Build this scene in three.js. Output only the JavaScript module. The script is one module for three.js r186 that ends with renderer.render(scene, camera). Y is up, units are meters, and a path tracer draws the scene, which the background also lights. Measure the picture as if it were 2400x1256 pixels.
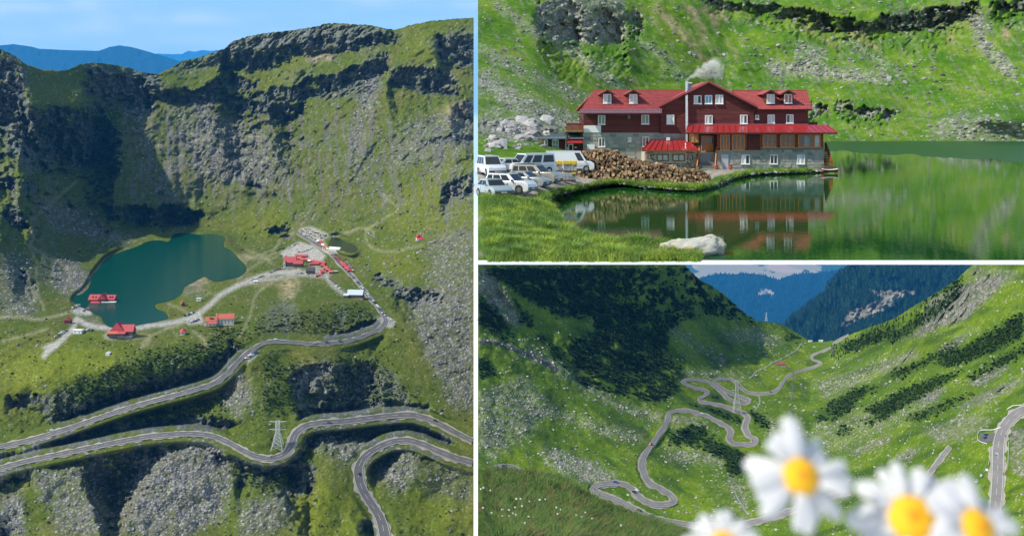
import * as THREE from 'three';
import { mergeGeometries, mergeVertices, toCreasedNormals } from 'three/addons/utils/BufferGeometryUtils.js';
import { createNoise3D } from 'simplex-noise';

// ------------------------------------------------------------------ camera, sky, sun, exposure
const EYE = 8, F = 2400, HZ = 270;                       // eye height above the chalet lake, focal length and horizon row of the survey sheet
const camera = new THREE.PerspectiveCamera(2 * Math.atan(628 / F) * 180 / Math.PI, 2400 / 1256, 0.05, 120000);
camera.position.set(0, EYE, 0);
camera.lookAt(0, EYE, -10);
camera.setViewOffset(2400, 1256, 0, 628 - HZ, 2400, 1256);   // a level lens shifted down
camera.focus = 400; camera.userData.fStop = 6.5;
const scene = new THREE.Scene();
const renderer = new THREE.WebGLRenderer({ antialias: true });
renderer.setSize(1024, 535);
renderer.toneMapping = THREE.LinearToneMapping;
renderer.toneMappingExposure = 1.2;
renderer.shadowMap.enabled = true;

function rng(seed) { let a = seed >>> 0; return () => { a = (a + 0x6D2B79F5) >>> 0; let t = a; t = Math.imul(t ^ (t >>> 15), t | 1); t ^= t + Math.imul(t ^ (t >>> 7), t | 61); return ((t ^ (t >>> 14)) >>> 0) / 4294967296; }; }
const R = rng(7);
const n3 = createNoise3D(rng(11)), n3b = createNoise3D(rng(23));
const clamp = (v, a = 0, b = 1) => v < a ? a : v > b ? b : v;
const lerp = (a, b, t) => a + (b - a) * t;
const ss = (a, b, v) => { const t = clamp((v - a) / (b - a)); return t * t * (3 - 2 * t); };
function fbm(x, y, z, oct = 4, gain = 0.5) { let s = 0, a = 1, n = 0; for (let i = 0; i < oct; i++) { s += a * n3(x, y, z); n += a; a *= gain; x = x * 2.03 + 7.1; y = y * 2.03 + 3.3; z = z * 2.03 + 1.7; } return s / n; }
function ridged(x, y, z, oct = 4) { let s = 0, a = 1, n = 0; for (let i = 0; i < oct; i++) { s += a * (1 - 2 * Math.abs(n3b(x, y, z))); n += a; a *= 0.52; x = x * 2.1 + 5.1; y = y * 2.1 + 9.3; z = z * 2.1 + 2.7; } return s / n; }
const mix3 = (a, b, t) => [lerp(a[0], b[0], t), lerp(a[1], b[1], t), lerp(a[2], b[2], t)];

const SUN_EL = 45 * Math.PI / 180, SUN_BEHIND = 21 * Math.PI / 180;   // high on the left, a little behind the viewer
const sunDir = new THREE.Vector3(-Math.cos(SUN_EL) * Math.cos(SUN_BEHIND), Math.sin(SUN_EL), Math.cos(SUN_EL) * Math.sin(SUN_BEHIND));
const sun = new THREE.DirectionalLight(new THREE.Color(1, 0.94, 0.80), 4.9);
sun.position.copy(sunDir).multiplyScalar(3000).add(new THREE.Vector3(0, -100, -1200));
sun.target.position.set(0, -100, -1200);
sun.castShadow = true; sun.shadow.radius = 2.5; sun.shadow.mapSize.set(4096, 4096);
Object.assign(sun.shadow.camera, { left: -3500, right: 3500, top: 3500, bottom: -3500, near: 10, far: 9000 });
scene.add(sun, sun.target);
{
  const W = 1024, Hh = 512, px = new Float32Array(W * Hh * 4);
  for (let j = 0; j < Hh; j++) for (let i = 0; i < W; i++) {
    const el = ((j + 0.5) / Hh - 0.5) * Math.PI, az = ((i + 0.5) / W) * 2 * Math.PI, s = Math.sin(el);
    let c;
    if (el >= 0) {
      c = mix3([0.62, 0.76, 0.84], [0.27, 0.52, 0.78], ss(0.02, 0.17, s));
      c = mix3(c, [0.080, 0.17, 0.34], ss(0.1, 0.55, s));
      const x = Math.cos(az) * Math.cos(el), z = Math.sin(az) * Math.cos(el), h = 1 / (s + 0.06);
      const streak = fbm(x * h * 0.32, z * h * 2.4, 0.3, 5) * 0.5 + 0.5;
      c = mix3(c, [0.78, 0.84, 0.88], 0.8 * ss(0.47, 0.72, streak) * ss(0.03, 0.1, s));
    } else {
      c = mix3([0.62, 0.76, 0.84], [1.35, 1.35, 1.35], ss(0, 0.05, -s));   // a white sea of valley mist below the horizon
    }
    px.set([c[0], c[1], c[2], 1], (j * W + i) * 4);
  }
  const t = new THREE.DataTexture(px, W, Hh, THREE.RGBAFormat, THREE.FloatType);
  t.mapping = THREE.EquirectangularReflectionMapping; t.magFilter = t.minFilter = THREE.LinearFilter; t.colorSpace = THREE.LinearSRGBColorSpace; t.needsUpdate = true;
  scene.background = t; scene.environment = t;
}
scene.fog = new THREE.FogExp2(new THREE.Color(0.05, 0.40, 1.0), 0.000016);

// ------------------------------------------------------------------ helpers
const at = (px, py, d) => new THREE.Vector3((px - 1200) / F * d, EYE - (py - HZ) / F * d, -d);
function spline(pts, n) { const c = new THREE.CatmullRomCurve3(pts.map(p => new THREE.Vector3(p[0], p[1], p[2] || 0)), false, 'centripetal'); return c.getSpacedPoints(n).map(p => [p.x, p.y, p.z]); }
function smoothLine(pts) { let L = 0; for (let i = 1; i < pts.length; i++) L += Math.hypot(pts[i][0] - pts[i - 1][0], pts[i][1] - pts[i - 1][1]); return spline(pts, Math.max(8, Math.round(L / 3))); }
function interp(tab, x) { if (x <= tab[0][0]) return tab[0][1]; for (let i = 1; i < tab.length; i++) if (x <= tab[i][0]) return lerp(tab[i - 1][1], tab[i][1], (x - tab[i - 1][0]) / (tab[i][0] - tab[i - 1][0])); return tab[tab.length - 1][1]; }
// a hand-drawn map of where a kind of ground lies: polygons and lines, softened
function areaMap(B, soft, draw) {
  const q = 0.5, w = Math.ceil((B[2] - B[0]) * q), h = Math.ceil((B[3] - B[1]) * q), c = document.createElement('canvas'); c.width = w; c.height = h;
  const g = c.getContext('2d'); g.fillStyle = '#000'; g.fillRect(0, 0, w, h); g.setTransform(q, 0, 0, q, -B[0] * q, -B[1] * q); g.fillStyle = g.strokeStyle = '#fff'; g.lineJoin = g.lineCap = 'round';
  const path = p => { g.beginPath(); p.forEach((v, i) => i ? g.lineTo(v[0], v[1]) : g.moveTo(v[0], v[1])); };
  draw({ poly: (p, a = 1) => { g.globalAlpha = a; path(p); g.closePath(); g.fill(); }, line: (p, wd, a = 1) => { g.globalAlpha = a; g.lineWidth = wd; path(p.length > 2 ? smoothLine(p) : p); g.stroke(); }, spot: (x, y, rx, ry = rx, a = 1) => { g.globalAlpha = a; g.beginPath(); g.ellipse(x, y, rx, ry, 0, 0, 7); g.fill(); } });
  const im = g.getImageData(0, 0, w, h).data; let A = new Float32Array(w * h); for (let i = 0; i < A.length; i++) A[i] = im[i * 4] / 255;
  const r = Math.round(soft * q);
  if (r > 0) for (let k = 0; k < 2; k++) { A = boxBlur(A, w, h, r); }
  return gridSampler(A, w, h, B[0], B[1], q);
}
function boxBlur(A, w, h, r) {
  const T = new Float32Array(w * h), O = new Float32Array(w * h), m = 2 * r + 1;
  for (let y = 0; y < h; y++) { let s = 0; for (let x = -r; x <= r; x++) s += A[y * w + clamp(x, 0, w - 1)]; for (let x = 0; x < w; x++) { T[y * w + x] = s / m; s += A[y * w + Math.min(w - 1, x + r + 1)] - A[y * w + Math.max(0, x - r)]; } }
  for (let x = 0; x < w; x++) { let s = 0; for (let y = -r; y <= r; y++) s += T[clamp(y, 0, h - 1) * w + x]; for (let y = 0; y < h; y++) { O[y * w + x] = s / m; s += T[Math.min(h - 1, y + r + 1) * w + x] - T[Math.max(0, y - r) * w + x]; } }
  return O;
}
function gridSampler(A, w, h, X0, Y0, q) {
  return (px, py) => { const x = clamp((px - X0) * q - 0.5, 0, w - 1.001), y = clamp((py - Y0) * q - 0.5, 0, h - 1.001), i = x | 0, j = y | 0, u = x - i, v = y - j, k = j * w + i; return (A[k] * (1 - u) + A[k + 1] * u) * (1 - v) + (A[k + w] * (1 - u) + A[k + w + 1] * u) * v; };
}
// distances surveyed at a few stations, smoothed between them
function surveyed(B, xs, rows, soft) {
  const q = 0.5, w = Math.ceil((B[2] - B[0]) * q), h = Math.ceil((B[3] - B[1]) * q); let A = new Float32Array(w * h);
  const cols = xs.map((x, i) => rows.map(r => [r[0], r[1][i]]));
  for (let j = 0; j < h; j++) { const py = B[1] + (j + 0.5) / q, v = cols.map(c => interp(c, py)); for (let i = 0; i < w; i++) A[j * w + i] = interp(xs.map((x, k) => [x, v[k]]), B[0] + (i + 0.5) / q); }
  for (let k = 0; k < 2; k++) A = boxBlur(A, w, h, Math.round(soft * q));
  return gridSampler(A, w, h, B[0], B[1], q);
}
// crags: [station, top row, height] along a line; within the height the ground stands upright, below it runs out again
function cragField(list) {
  const L = list.map(b => ({ x0: b.p[0][0], x1: b.p[b.p.length - 1][0], top: b.p.map(p => [p[0], p[1]]), h: b.p.map(p => [p[0], p[2]]), k: b.k ?? 1, run: b.run ?? 1.6 }));
  const f = (px, py) => { let off = 0, m = 0; for (const b of L) { if (px < b.x0 - 14 || px > b.x1 + 14) continue; const e = Math.min(ss(b.x0 - 14, b.x0 + 6, px), 1 - ss(b.x1 - 6, b.x1 + 14, px)); const t = interp(b.top, px), h = interp(b.h, px), u = (py - t) / h; if (u < -0.05 || u > 1 + b.run * 2) continue; const r = u < 1 ? Math.pow(clamp(u), 0.8) : Math.max(0, 1 - (u - 1) / b.run); off += e * b.k * h * r; m = Math.max(m, e * ss(-0.05, 0.08, u) * (1 - ss(0.92, 1.12, u))); } return [off, m]; };
  return f;
}
const prepare = (o, label, category, group, kind) => { o.traverse?.(c => { if (c.isMesh) { c.castShadow = c.receiveShadow = true; } }); const u = o.userData; if (label) u.label = label; if (category) u.category = category; if (group) u.group = group; if (kind) u.kind = kind; return o; };
const used = {};
const numbered = n => { const k = used[n] = (used[n] ?? -1) + 1; return k ? `${n}_${String(k).padStart(3, '0')}` : n; };
function thing(o, name, label, category, group) { o.name = numbered(name); scene.add(o); return prepare(o, label, category, group); }
function structure(o, name, label, category) { o.name = name; scene.add(o); return prepare(o, label, category, null, 'structure'); }
const mat = (r, g, b, rough = 0.85, extra = {}) => { const m = new THREE.MeshStandardMaterial({ roughness: rough, ...extra }); m.color.setRGB(r, g, b); return m; };
const groundMat = new THREE.MeshPhysicalMaterial({ vertexColors: true, roughness: 1, specularIntensity: 0.12 });
// a hillside sheet: stations x rows, each vertex at its surveyed distance
function hillside({ px0, px1, nx, ny, rowTop, rowBottom, dist, colour, back = 0 }) {
  const P = [], C = [], I = [], rows = ny + (back ? 4 : 0);
  for (let j = 0; j <= rows; j++) for (let i = 0; i <= nx; i++) {
    const px = lerp(px0, px1, i / nx), top = rowTop(px);
    if (j <= ny) {
      const py = lerp(rowBottom(px), top, j / ny), d = dist(px, py), v = at(px, py, d);
      P.push(v.x, v.y, v.z); const c = colour(px, py, v, d); C.push(c[0], c[1], c[2]);
    } else { const k = (j - ny) / 4, d = dist(px, top), v = at(px, top, d); const s = 1 + back * k / d; P.push(v.x * s, v.y - back * k * 0.75, v.z * s); const c = colour(px, top, v, d); C.push(c[0], c[1], c[2]); }
  }
  for (let j = 0; j < rows; j++) for (let i = 0; i < nx; i++) { const a = j * (nx + 1) + i, b = a + 1, c = a + nx + 1, d = c + 1; I.push(a, b, d, a, d, c); }
  const g = new THREE.BufferGeometry(); g.setAttribute('position', new THREE.Float32BufferAttribute(P, 3)); g.setAttribute('color', new THREE.Float32BufferAttribute(C, 3)); g.setIndex(I); g.computeVertexNormals();
  return new THREE.Mesh(g, groundMat);
}
// a road laid on the hillside along a line of stations; width in units of the survey sheet, lift in metres
function ribbon(line, width, dist, lift, o0 = -0.5, o1 = 0.5, dash) {
  const p = line.length > 60 ? line : smoothLine(line), P = [], I = [], C = [], n = p.length; let run = 0, k = 0;
  for (let i = 0; i < n; i++) {
    const a = p[Math.max(0, i - 1)], b = p[Math.min(n - 1, i + 1)], L = Math.hypot(b[0] - a[0], b[1] - a[1]) || 1, nx = -(b[1] - a[1]) / L, ny = (b[0] - a[0]) / L, w = typeof width === 'function' ? width(i / (n - 1), p[i]) : width;
    const asp = 1 - 0.30 * Math.abs(ny);                                 // narrower where it runs across the slope
    for (const oo of [o0, o1]) { const o = Math.abs(oo) > 0.5 ? oo * (1 + 0.35 * n3(i / 7, oo * 9, n)) : oo, k = 1 + 0.16 * n3(i / 9, oo * 3, n) + 0.12 * n3b(i / 2, oo, n); C.push(k, k, k); const x = p[i][0] + nx * w * o * asp, y = p[i][1] + ny * w * o * asp, d = dist(x, y), v = at(x, y, d); const e = lift / d; P.push(v.x * (1 - e), v.y + (EYE - v.y) * e + lift * 0.5, v.z * (1 - e)); }
    if (i) run += Math.hypot(p[i][0] - p[i - 1][0], p[i][1] - p[i - 1][1]);
    if (i && (!dash || (run % (dash * 2)) < dash)) I.push(2 * i - 2, 2 * i, 2 * i - 1, 2 * i - 1, 2 * i, 2 * i + 1);
  }
  const g = new THREE.BufferGeometry(); g.setAttribute('position', new THREE.Float32BufferAttribute(P, 3)); g.setAttribute('color', new THREE.Float32BufferAttribute(C, 3)); g.setIndex(I); g.computeVertexNormals(); return g;
}
// irregular stones, tufts
function stoneGeo(seed, flat = 0.7) { const g = mergeVertices(new THREE.IcosahedronGeometry(1, 1).deleteAttribute('uv').deleteAttribute('normal')), r = rng(seed), p = g.attributes.position; for (let i = 0; i < p.count; i++) { const s = 0.72 + 0.5 * r(); p.setXYZ(i, p.getX(i) * s * 1.15, p.getY(i) * s * flat, p.getZ(i) * s); } const f = g.toNonIndexed(); f.computeVertexNormals(); return f; }
const STONES = [1, 2, 3, 4].map(s => stoneGeo(s * 17));
function scatter(name, label, category, geo, m, list, colour) {   // list of [Vector3, sx, sy, sz, turn, tilt]
  const im = new THREE.InstancedMesh(geo, m, list.length), M = new THREE.Matrix4(), q = new THREE.Quaternion(), e = new THREE.Euler(), c = new THREE.Color();
  list.forEach((s, i) => { e.set(s[5] || 0, s[4] || 0, (s[6] || 0)); q.setFromEuler(e); M.compose(s[0], q, new THREE.Vector3(s[1], s[2], s[3])); im.setMatrixAt(i, M); if (colour) { const k = colour(i, s); c.setRGB(k[0], k[1], k[2]); im.setColorAt(i, c); } });
  im.name = name; scene.add(im); prepare(im, label, category, null, 'stuff'); im.castShadow = im.receiveShadow = true; return im;
}
// ------------------------------------------------------------------ the mountain cirque with its lake (left)
const LB = [-60, 0, 1130, 1310], LAKE_Y = -300, TARN_Y = -279;
const flatD = (py, y = LAKE_Y) => (EYE - y) * F / Math.max(20, py - HZ);
const skyL = [[-60, 100], [0, 115], [30, 128], [60, 150], [100, 162], [140, 165], [160, 162], [185, 150], [210, 146], [232, 147], [270, 151], [300, 158], [330, 168], [365, 173], [400, 158], [430, 140], [460, 135], [500, 122], [525, 113], [545, 95], [580, 84], [620, 76], [680, 70], [740, 62], [760, 55], [790, 53], [830, 56], [870, 58], [905, 66], [925, 69], [960, 58], [1010, 48], [1060, 43], [1130, 39]];
const baseL = surveyed(LB, [0, 150, 300, 450, 600, 750, 900, 1110], [
  [0, [2750, 3050, 3400, 3480, 3450, 3350, 3230, 3060]], [60, [2700, 3000, 3350, 3440, 3380, 3200, 3060, 2920]], [150, [2500, 2850, 3230, 3330, 3220, 3030, 2900, 2760]], [250, [2270, 2650, 3000, 3080, 2990, 2850, 2700, 2530]], [350, [2080, 2480, 2890, 2960, 2880, 2710, 2540, 2330]],
  [450, [1950, 2300, 2780, 2860, 2800, 2590, 2400, 2150]], [545, [1830, 2230, 2640, 2770, 2740, 2490, 2310, 2000]], [600, [1760, 2080, 2230, 2250, 2240, 2210, 2080, 1900]], [650, [1680, 1880, 1945, 1950, 1945, 1930, 1900, 1800]], [700, [1600, 1690, 1720, 1720, 1720, 1730, 1760, 1720]],
  [760, [1490, 1500, 1505, 1505, 1510, 1540, 1600, 1620]], [800, [1430, 1430, 1420, 1420, 1440, 1480, 1540, 1570]], [900, [1370, 1365, 1355, 1350, 1370, 1400, 1440, 1480]], [1000, [1320, 1310, 1305, 1305, 1310, 1330, 1360, 1390]], [1100, [1268, 1262, 1262, 1260, 1262, 1272, 1300, 1320]], [1310, [1180, 1180, 1180, 1180, 1180, 1190, 1200, 1220]]], 22);
const lakeL = smoothLine([[166, 703], [172, 694], [190, 690], [208, 672], [214, 650], [232, 628], [250, 606], [283, 590], [322, 577], [345, 566], [372, 563], [395, 566], [405, 550], [430, 546], [470, 550], [495, 548], [525, 556], [523, 578], [540, 586], [557, 604], [573, 621], [576, 634], [560, 648], [535, 654], [505, 660], [488, 654], [478, 648], [455, 660], [432, 672], [422, 690], [395, 705], [362, 714], [366, 724], [385, 732], [392, 744], [372, 752], [340, 758], [315, 763], [285, 768], [256, 766], [242, 756], [236, 742], [218, 735], [206, 726], [180, 716], [166, 703]]);
const tarnL = smoothLine([[768, 575], [776, 560], [790, 557], [812, 568], [832, 575], [838, 586], [826, 592], [806, 588], [792, 582], [768, 575]]);
const roadA = [[-30, 1106], [60, 1082], [150, 1063], [260, 1040], [340, 1025], [400, 1019], [460, 1018], [500, 1024], [540, 1041], [570, 1058], [605, 1072], [640, 1074], [668, 1063], [682, 1042], [692, 1018], [715, 1000], [745, 993], [800, 989], [860, 982], [920, 975], [960, 973], [995, 980], [1030, 995], [1070, 1016], [1108, 1035]];
const roadB = [[-30, 1053], [60, 1034], [140, 1011], [220, 984], [300, 957], [380, 935], [460, 913], [505, 897], [535, 872], [560, 845], [590, 820], [625, 803], [670, 802], [720, 806], [770, 805], [820, 798], [860, 785], [890, 770], [903, 752], [897, 738], [880, 715], [860, 692], [840, 665], [812, 635], [790, 612], [770, 592], [740, 572], [712, 556], [696, 545]];
const roadC = [[905, 1300], [901, 1256], [890, 1215], [868, 1180], [850, 1150], [840, 1118], [842, 1090], [858, 1068], [885, 1050], [920, 1036], [955, 1033], [990, 1042], [1030, 1060], [1070, 1075], [1108, 1085]];
const roadD = [[100, 835], [118, 818], [150, 790], [170, 768], [178, 748], [200, 760], [240, 768], [300, 770], [360, 762], [410, 755], [450, 742], [490, 715], [515, 692], [545, 675], [590, 655], [640, 640], [700, 636]];
const tracksL = [[[-20, 745], [40, 742], [90, 748], [130, 740], [165, 730]], [[178, 425], [150, 448], [130, 465], [108, 488], [80, 508], [70, 520], [72, 545], [76, 560], [66, 575], [78, 600], [84, 630], [82, 660], [88, 690], [98, 715], [102, 728]], [[66, 575], [110, 600], [140, 615], [160, 635], [150, 680]], [[206, 655], [214, 645], [236, 618], [252, 604]], [[690, 545], [660, 560], [640, 585], [600, 600], [575, 610]], [[770, 556], [815, 545], [845, 535], [858, 538], [856, 555], [865, 575], [890, 588], [930, 588], [965, 580], [990, 575]], [[858, 536], [875, 545], [870, 560]], [[895, 455], [912, 470], [930, 482], [928, 495], [905, 508], [890, 520], [860, 535]], [[430, 690], [470, 680], [500, 690], [520, 690]], [[390, 712], [420, 722], [450, 742]], [[330, 810], [350, 790], [390, 770], [430, 760]], [[350, 790], [345, 805], [330, 815]], [[450, 775], [470, 790], [480, 805], [465, 820]], [[560, 790], [585, 740], [600, 690], [650, 655]], [[680, 640], [700, 670], [680, 700]], [[555, 655], [600, 620], [650, 600]], [[560, 600], [610, 605], [650, 590]], [[575, 585], [610, 600], [640, 620]], [[0, 800], [40, 790], [80, 780], [110, 770]], [[285, 372], [250, 385], [210, 400]], [[330, 350], [420, 332], [520, 325], [620, 318]], [[250, 606], [240, 620], [220, 640]], [[640, 880], [620, 920], [612, 960]], [[415, 790], [400, 770], [380, 762]]];
const nearRoadL = areaMap(LB, 6, ({ line }) => { line(roadA, 42); line(roadB, 36); line(roadC, 48); line(roadD, 22); });
const flatL = areaMap(LB, 16, ({ poly, line }) => { poly(lakeL); line(lakeL, 18); poly([[190, 715], [240, 740], [320, 765], [260, 785], [200, 775]]); });
const tarnFlat = areaMap(LB, 8, ({ poly, line }) => { poly(tarnL); line(tarnL, 14); });
const calmL = areaMap(LB, 8, ({ poly, line }) => { poly([[690, 530], [730, 532], [800, 560], [850, 555], [870, 600], [830, 640], [840, 690], [770, 700], [700, 650], [620, 655], [640, 600], [680, 570]]); line(roadD, 30); poly([[160, 740], [220, 715], [240, 740], [320, 775], [260, 795], [180, 790]]); });
const lakeMaskL = areaMap(LB, 2, ({ poly }) => { poly(lakeL); poly(tarnL); });
const cragsL = cragField([
  { p: [[520, 115, 45], [600, 118, 48], [650, 106, 55], [700, 98, 36], [760, 88, 32], [830, 86, 28], [880, 76, 25], [932, 71, 28]], k: 2.6 },
  { p: [[340, 205, 30], [400, 206, 34], [450, 205, 34], [500, 190, 50], [560, 168, 92], [612, 205, 62], [630, 212, 55], [680, 205, 82], [720, 186, 44], [790, 170, 38], [850, 148, 38], [905, 122, 44]], k: 2.5 },
  { p: [[918, 158, 48], [980, 162, 50], [1030, 168, 52], [1072, 185, 36]], k: 2.2 }, { p: [[1028, 78, 62], [1080, 85, 66], [1130, 70, 90]], k: 1.6 }, { p: [[1068, 236, 40], [1130, 222, 66]], k: 2.6 },
  { p: [[-60, 115, 190], [0, 122, 170], [40, 160, 120], [58, 200, 85]], k: 1.9 }, { p: [[58, 252, 80], [90, 255, 120], [130, 250, 125], [175, 258, 125], [220, 236, 145], [248, 262, 125], [272, 310, 50]], k: 2.3 },
  { p: [[205, 160, 60], [250, 172, 78], [300, 176, 70], [345, 190, 50]], k: 1.9 },
  { p: [[255, 486, 24], [300, 484, 38], [335, 480, 42], [365, 490, 22], [390, 482, 52], [425, 486, 56], [462, 492, 22]], k: 2.6 }, { p: [[585, 432, 8], [600, 428, 14], [620, 436, 8]], k: 2 },
  { p: [[630, 528, 20], [660, 522, 34], [682, 532, 30]], k: 1.8 }, { p: [[930, 670, 22], [970, 676, 36], [1010, 682, 26], [1030, 690, 14]], k: 2.0 }, { p: [[885, 650, 12], [925, 656, 18]], k: 1.6 },
  { p: [[120, 965, 18], [200, 938, 42], [300, 902, 48], [400, 872, 58], [480, 845, 62], [545, 815, 46]], k: 2.7 }, { p: [[-60, 1070, 16], [60, 1052, 18], [150, 1012, 40], [230, 1000, 36], [330, 978, 40], [420, 972, 40], [500, 980, 30], [550, 990, 12]], k: 2.6 },
  { p: [[-60, 1116, 40], [0, 1108, 34], [70, 1095, 22]], k: 2.6 }, { p: [[200, 1072, 30], [225, 1070, 60], [262, 1075, 85], [300, 1052, 74], [340, 1042, 44], [380, 1036, 24]], k: 2.6 },
  { p: [[700, 962, 20], [760, 948, 38], [850, 938, 40], [930, 935, 34], [1000, 950, 18]], k: 2.6 }, { p: [[860, 995, 66], [910, 990, 62], [950, 984, 34], [1010, 995, 34], [1060, 1022, 20]], k: 2.3 }, { p: [[500, 1060, 12], [560, 1078, 18], [620, 1088, 26], [680, 1078, 34], [718, 1025, 34], [740, 1008, 24]], k: 2.4 },
  { p: [[960, 1042, 10], [1010, 1052, 18], [1060, 1078, 10]], k: 2.2 }, { p: [[770, 782, 14], [820, 770, 26], [880, 742, 36], [898, 738, 30]], k: 2.8 }, { p: [[545, 800, 20], [575, 815, 30]], k: 2 }, { p: [[690, 868, 40], [720, 860, 70], [790, 850, 90], [830, 850, 80], [880, 848, 70]], k: 1.5 },
  { p: [[20, 930, 22], [60, 925, 40], [110, 920, 50]], k: 1.0 }, { p: [[680, 1090, 50], [730, 1085, 80]], k: 1.6 }, { p: [[560, 1110, 30], [580, 1112, 26]], k: 2.2 }, { p: [[850, 1225, 20], [885, 1220, 30]], k: 2.4 }, { p: [[-60, 1200, 70], [0, 1205, 60], [22, 1215, 50]], k: 1.8 },
  { p: [[0, 400, 34], [30, 420, 36]], k: 2.2 }, { p: [[50, 425, 30], [80, 430, 24]], k: 2.4 }, { p: [[10, 478, 40], [40, 492, 36], [60, 500, 28]], k: 2.2 }, { p: [[45, 628, 30], [80, 660, 24]], k: 2 }, { p: [[1040, 430, 40], [1080, 420, 40], [1120, 400, 40]], k: 1.2 }, { p: [[1000, 320, 14], [1040, 318, 18], [1110, 310, 14]], k: 1.0 }]);
const screeL = areaMap(LB, 9, ({ poly, line, spot }) => {
  poly([[455, 215], [478, 215], [500, 260], [560, 300], [610, 350], [650, 430], [560, 430], [470, 420], [440, 370], [450, 290]], 0.9); poly([[300, 240], [330, 250], [345, 330], [350, 420], [338, 430], [330, 340]], 0.6); poly([[400, 240], [430, 240], [440, 300], [420, 330]], 0.5);
  poly([[855, 150], [895, 150], [885, 220], [850, 300], [838, 400], [826, 420], [828, 320], [840, 240]], 0.85); poly([[840, 80], [890, 90], [890, 160], [860, 170]], 0.4);
  poly([[940, 300], [1080, 250], [1110, 290], [1040, 330], [960, 390], [900, 400]], 0.55); poly([[1000, 380], [1110, 300], [1110, 330], [1020, 400]], 0.5);
  poly([[80, 470], [170, 480], [260, 545], [330, 560], [300, 575], [200, 555], [120, 540]], 0.7); poly([[100, 620], [160, 605], [210, 645], [200, 690], [150, 690], [110, 660]], 0.95); poly([[0, 590], [60, 600], [90, 690], [80, 740], [0, 740]], 0.6);
  poly([[960, 700], [1110, 660], [1110, 960], [1060, 950], [1010, 850], [985, 790]], 0.85); poly([[1000, 560], [1110, 520], [1110, 660], [1010, 690]], 0.5); poly([[560, 430], [640, 470], [700, 500], [760, 500], [730, 540], [690, 530], [690, 490]], 0.3);
  poly([[360, 1060], [440, 1035], [520, 1045], [540, 1120], [520, 1210], [430, 1256], [330, 1256], [300, 1180], [290, 1110]], 1); poly([[60, 1110], [200, 1090], [290, 1160], [330, 1256], [140, 1256], [110, 1180]], 0.65); poly([[0, 1160], [44, 1150], [56, 1256], [0, 1256]], 0.95);
  poly([[735, 1005], [840, 1000], [860, 1040], [840, 1080], [800, 1080], [735, 1050]], 0.85); poly([[860, 1090], [930, 1050], [975, 1060], [970, 1110], [940, 1160], [900, 1130]], 0.85); poly([[560, 1180], [640, 1160], [700, 1200], [620, 1256], [560, 1256]], 0.6); poly([[960, 1070], [1110, 1110], [1110, 1180], [1000, 1160]], 0.35);
  poly([[540, 870], [580, 880], [590, 940], [560, 980], [520, 950]], 0.75); poly([[700, 860], [770, 850], [740, 900], [690, 950]], 0.8); poly([[560, 310], [660, 300], [680, 420], [600, 400]], 0.4);
});
const rockL = areaMap(LB, 7, ({ poly, spot }) => {
  poly([[530, 95], [620, 78], [760, 58], [880, 62], [920, 75], [860, 90], [760, 105], [640, 120], [550, 120], [500, 130]], 0.85); poly([[395, 165], [440, 138], [520, 118], [530, 150], [470, 165], [420, 172]], 0.55);
  poly([[0, 120], [60, 160], [60, 260], [90, 330], [110, 390], [60, 400], [0, 320]], 0.8); poly([[50, 250], [90, 260], [95, 350], [70, 330]], 0.9); poly([[200, 150], [360, 172], [390, 200], [330, 250], [230, 240]], 0.75); poly([[280, 230], [330, 230], [380, 250], [330, 270], [290, 265]], 0.9); poly([[640, 170], [720, 160], [760, 190], [700, 215]], 0.3); poly([[710, 130], [780, 118], [800, 128], [730, 142]], 0.9);
  poly([[920, 155], [1060, 160], [1070, 215], [1000, 220], [930, 200]], 0.7); poly([[1000, 95], [1110, 60], [1110, 140], [1060, 150], [1040, 140]], 0.6); poly([[780, 175], [880, 170], [890, 215], [800, 230], [740, 240]], 0.7);
  poly([[930, 675], [1030, 685], [1020, 712], [960, 712]], 1); poly([[880, 650], [940, 655], [930, 670], [890, 668]], 0.7); poly([[650, 690], [690, 700], [700, 780], [640, 790], [600, 760]], 0.25); poly([[690, 860], [880, 850], [930, 900], [980, 960], [700, 970]], 0.5); poly([[430, 640], [490, 650], [480, 668], [432, 680]], 0.6); poly([[195, 745], [232, 748], [228, 764], [200, 762]], 0.7); poly([[1040, 420], [1110, 390], [1110, 470], [1050, 470]], 0.45); poly([[420, 690], [480, 684], [480, 700], [430, 700]], 0.6);
  poly([[655, 720], [675, 705], [690, 740], [672, 760]], 0.6); poly([[632, 730], [650, 725], [650, 760], [636, 765]], 0.6); poly([[790, 745], [800, 720], [815, 735], [800, 770]], 0.5); poly([[695, 880], [730, 862], [752, 868], [720, 900], [700, 930]], 0.95); poly([[900, 870], [930, 880], [950, 930], [925, 920]], 0.6); poly([[640, 1150], [700, 1110], [720, 1150], [660, 1190]], 0.6); poly([[590, 1120], [640, 1110], [630, 1150]], 0.5); poly([[100, 930], [160, 910], [190, 970], [150, 1000], [110, 990]], 0.5);
});
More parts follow.
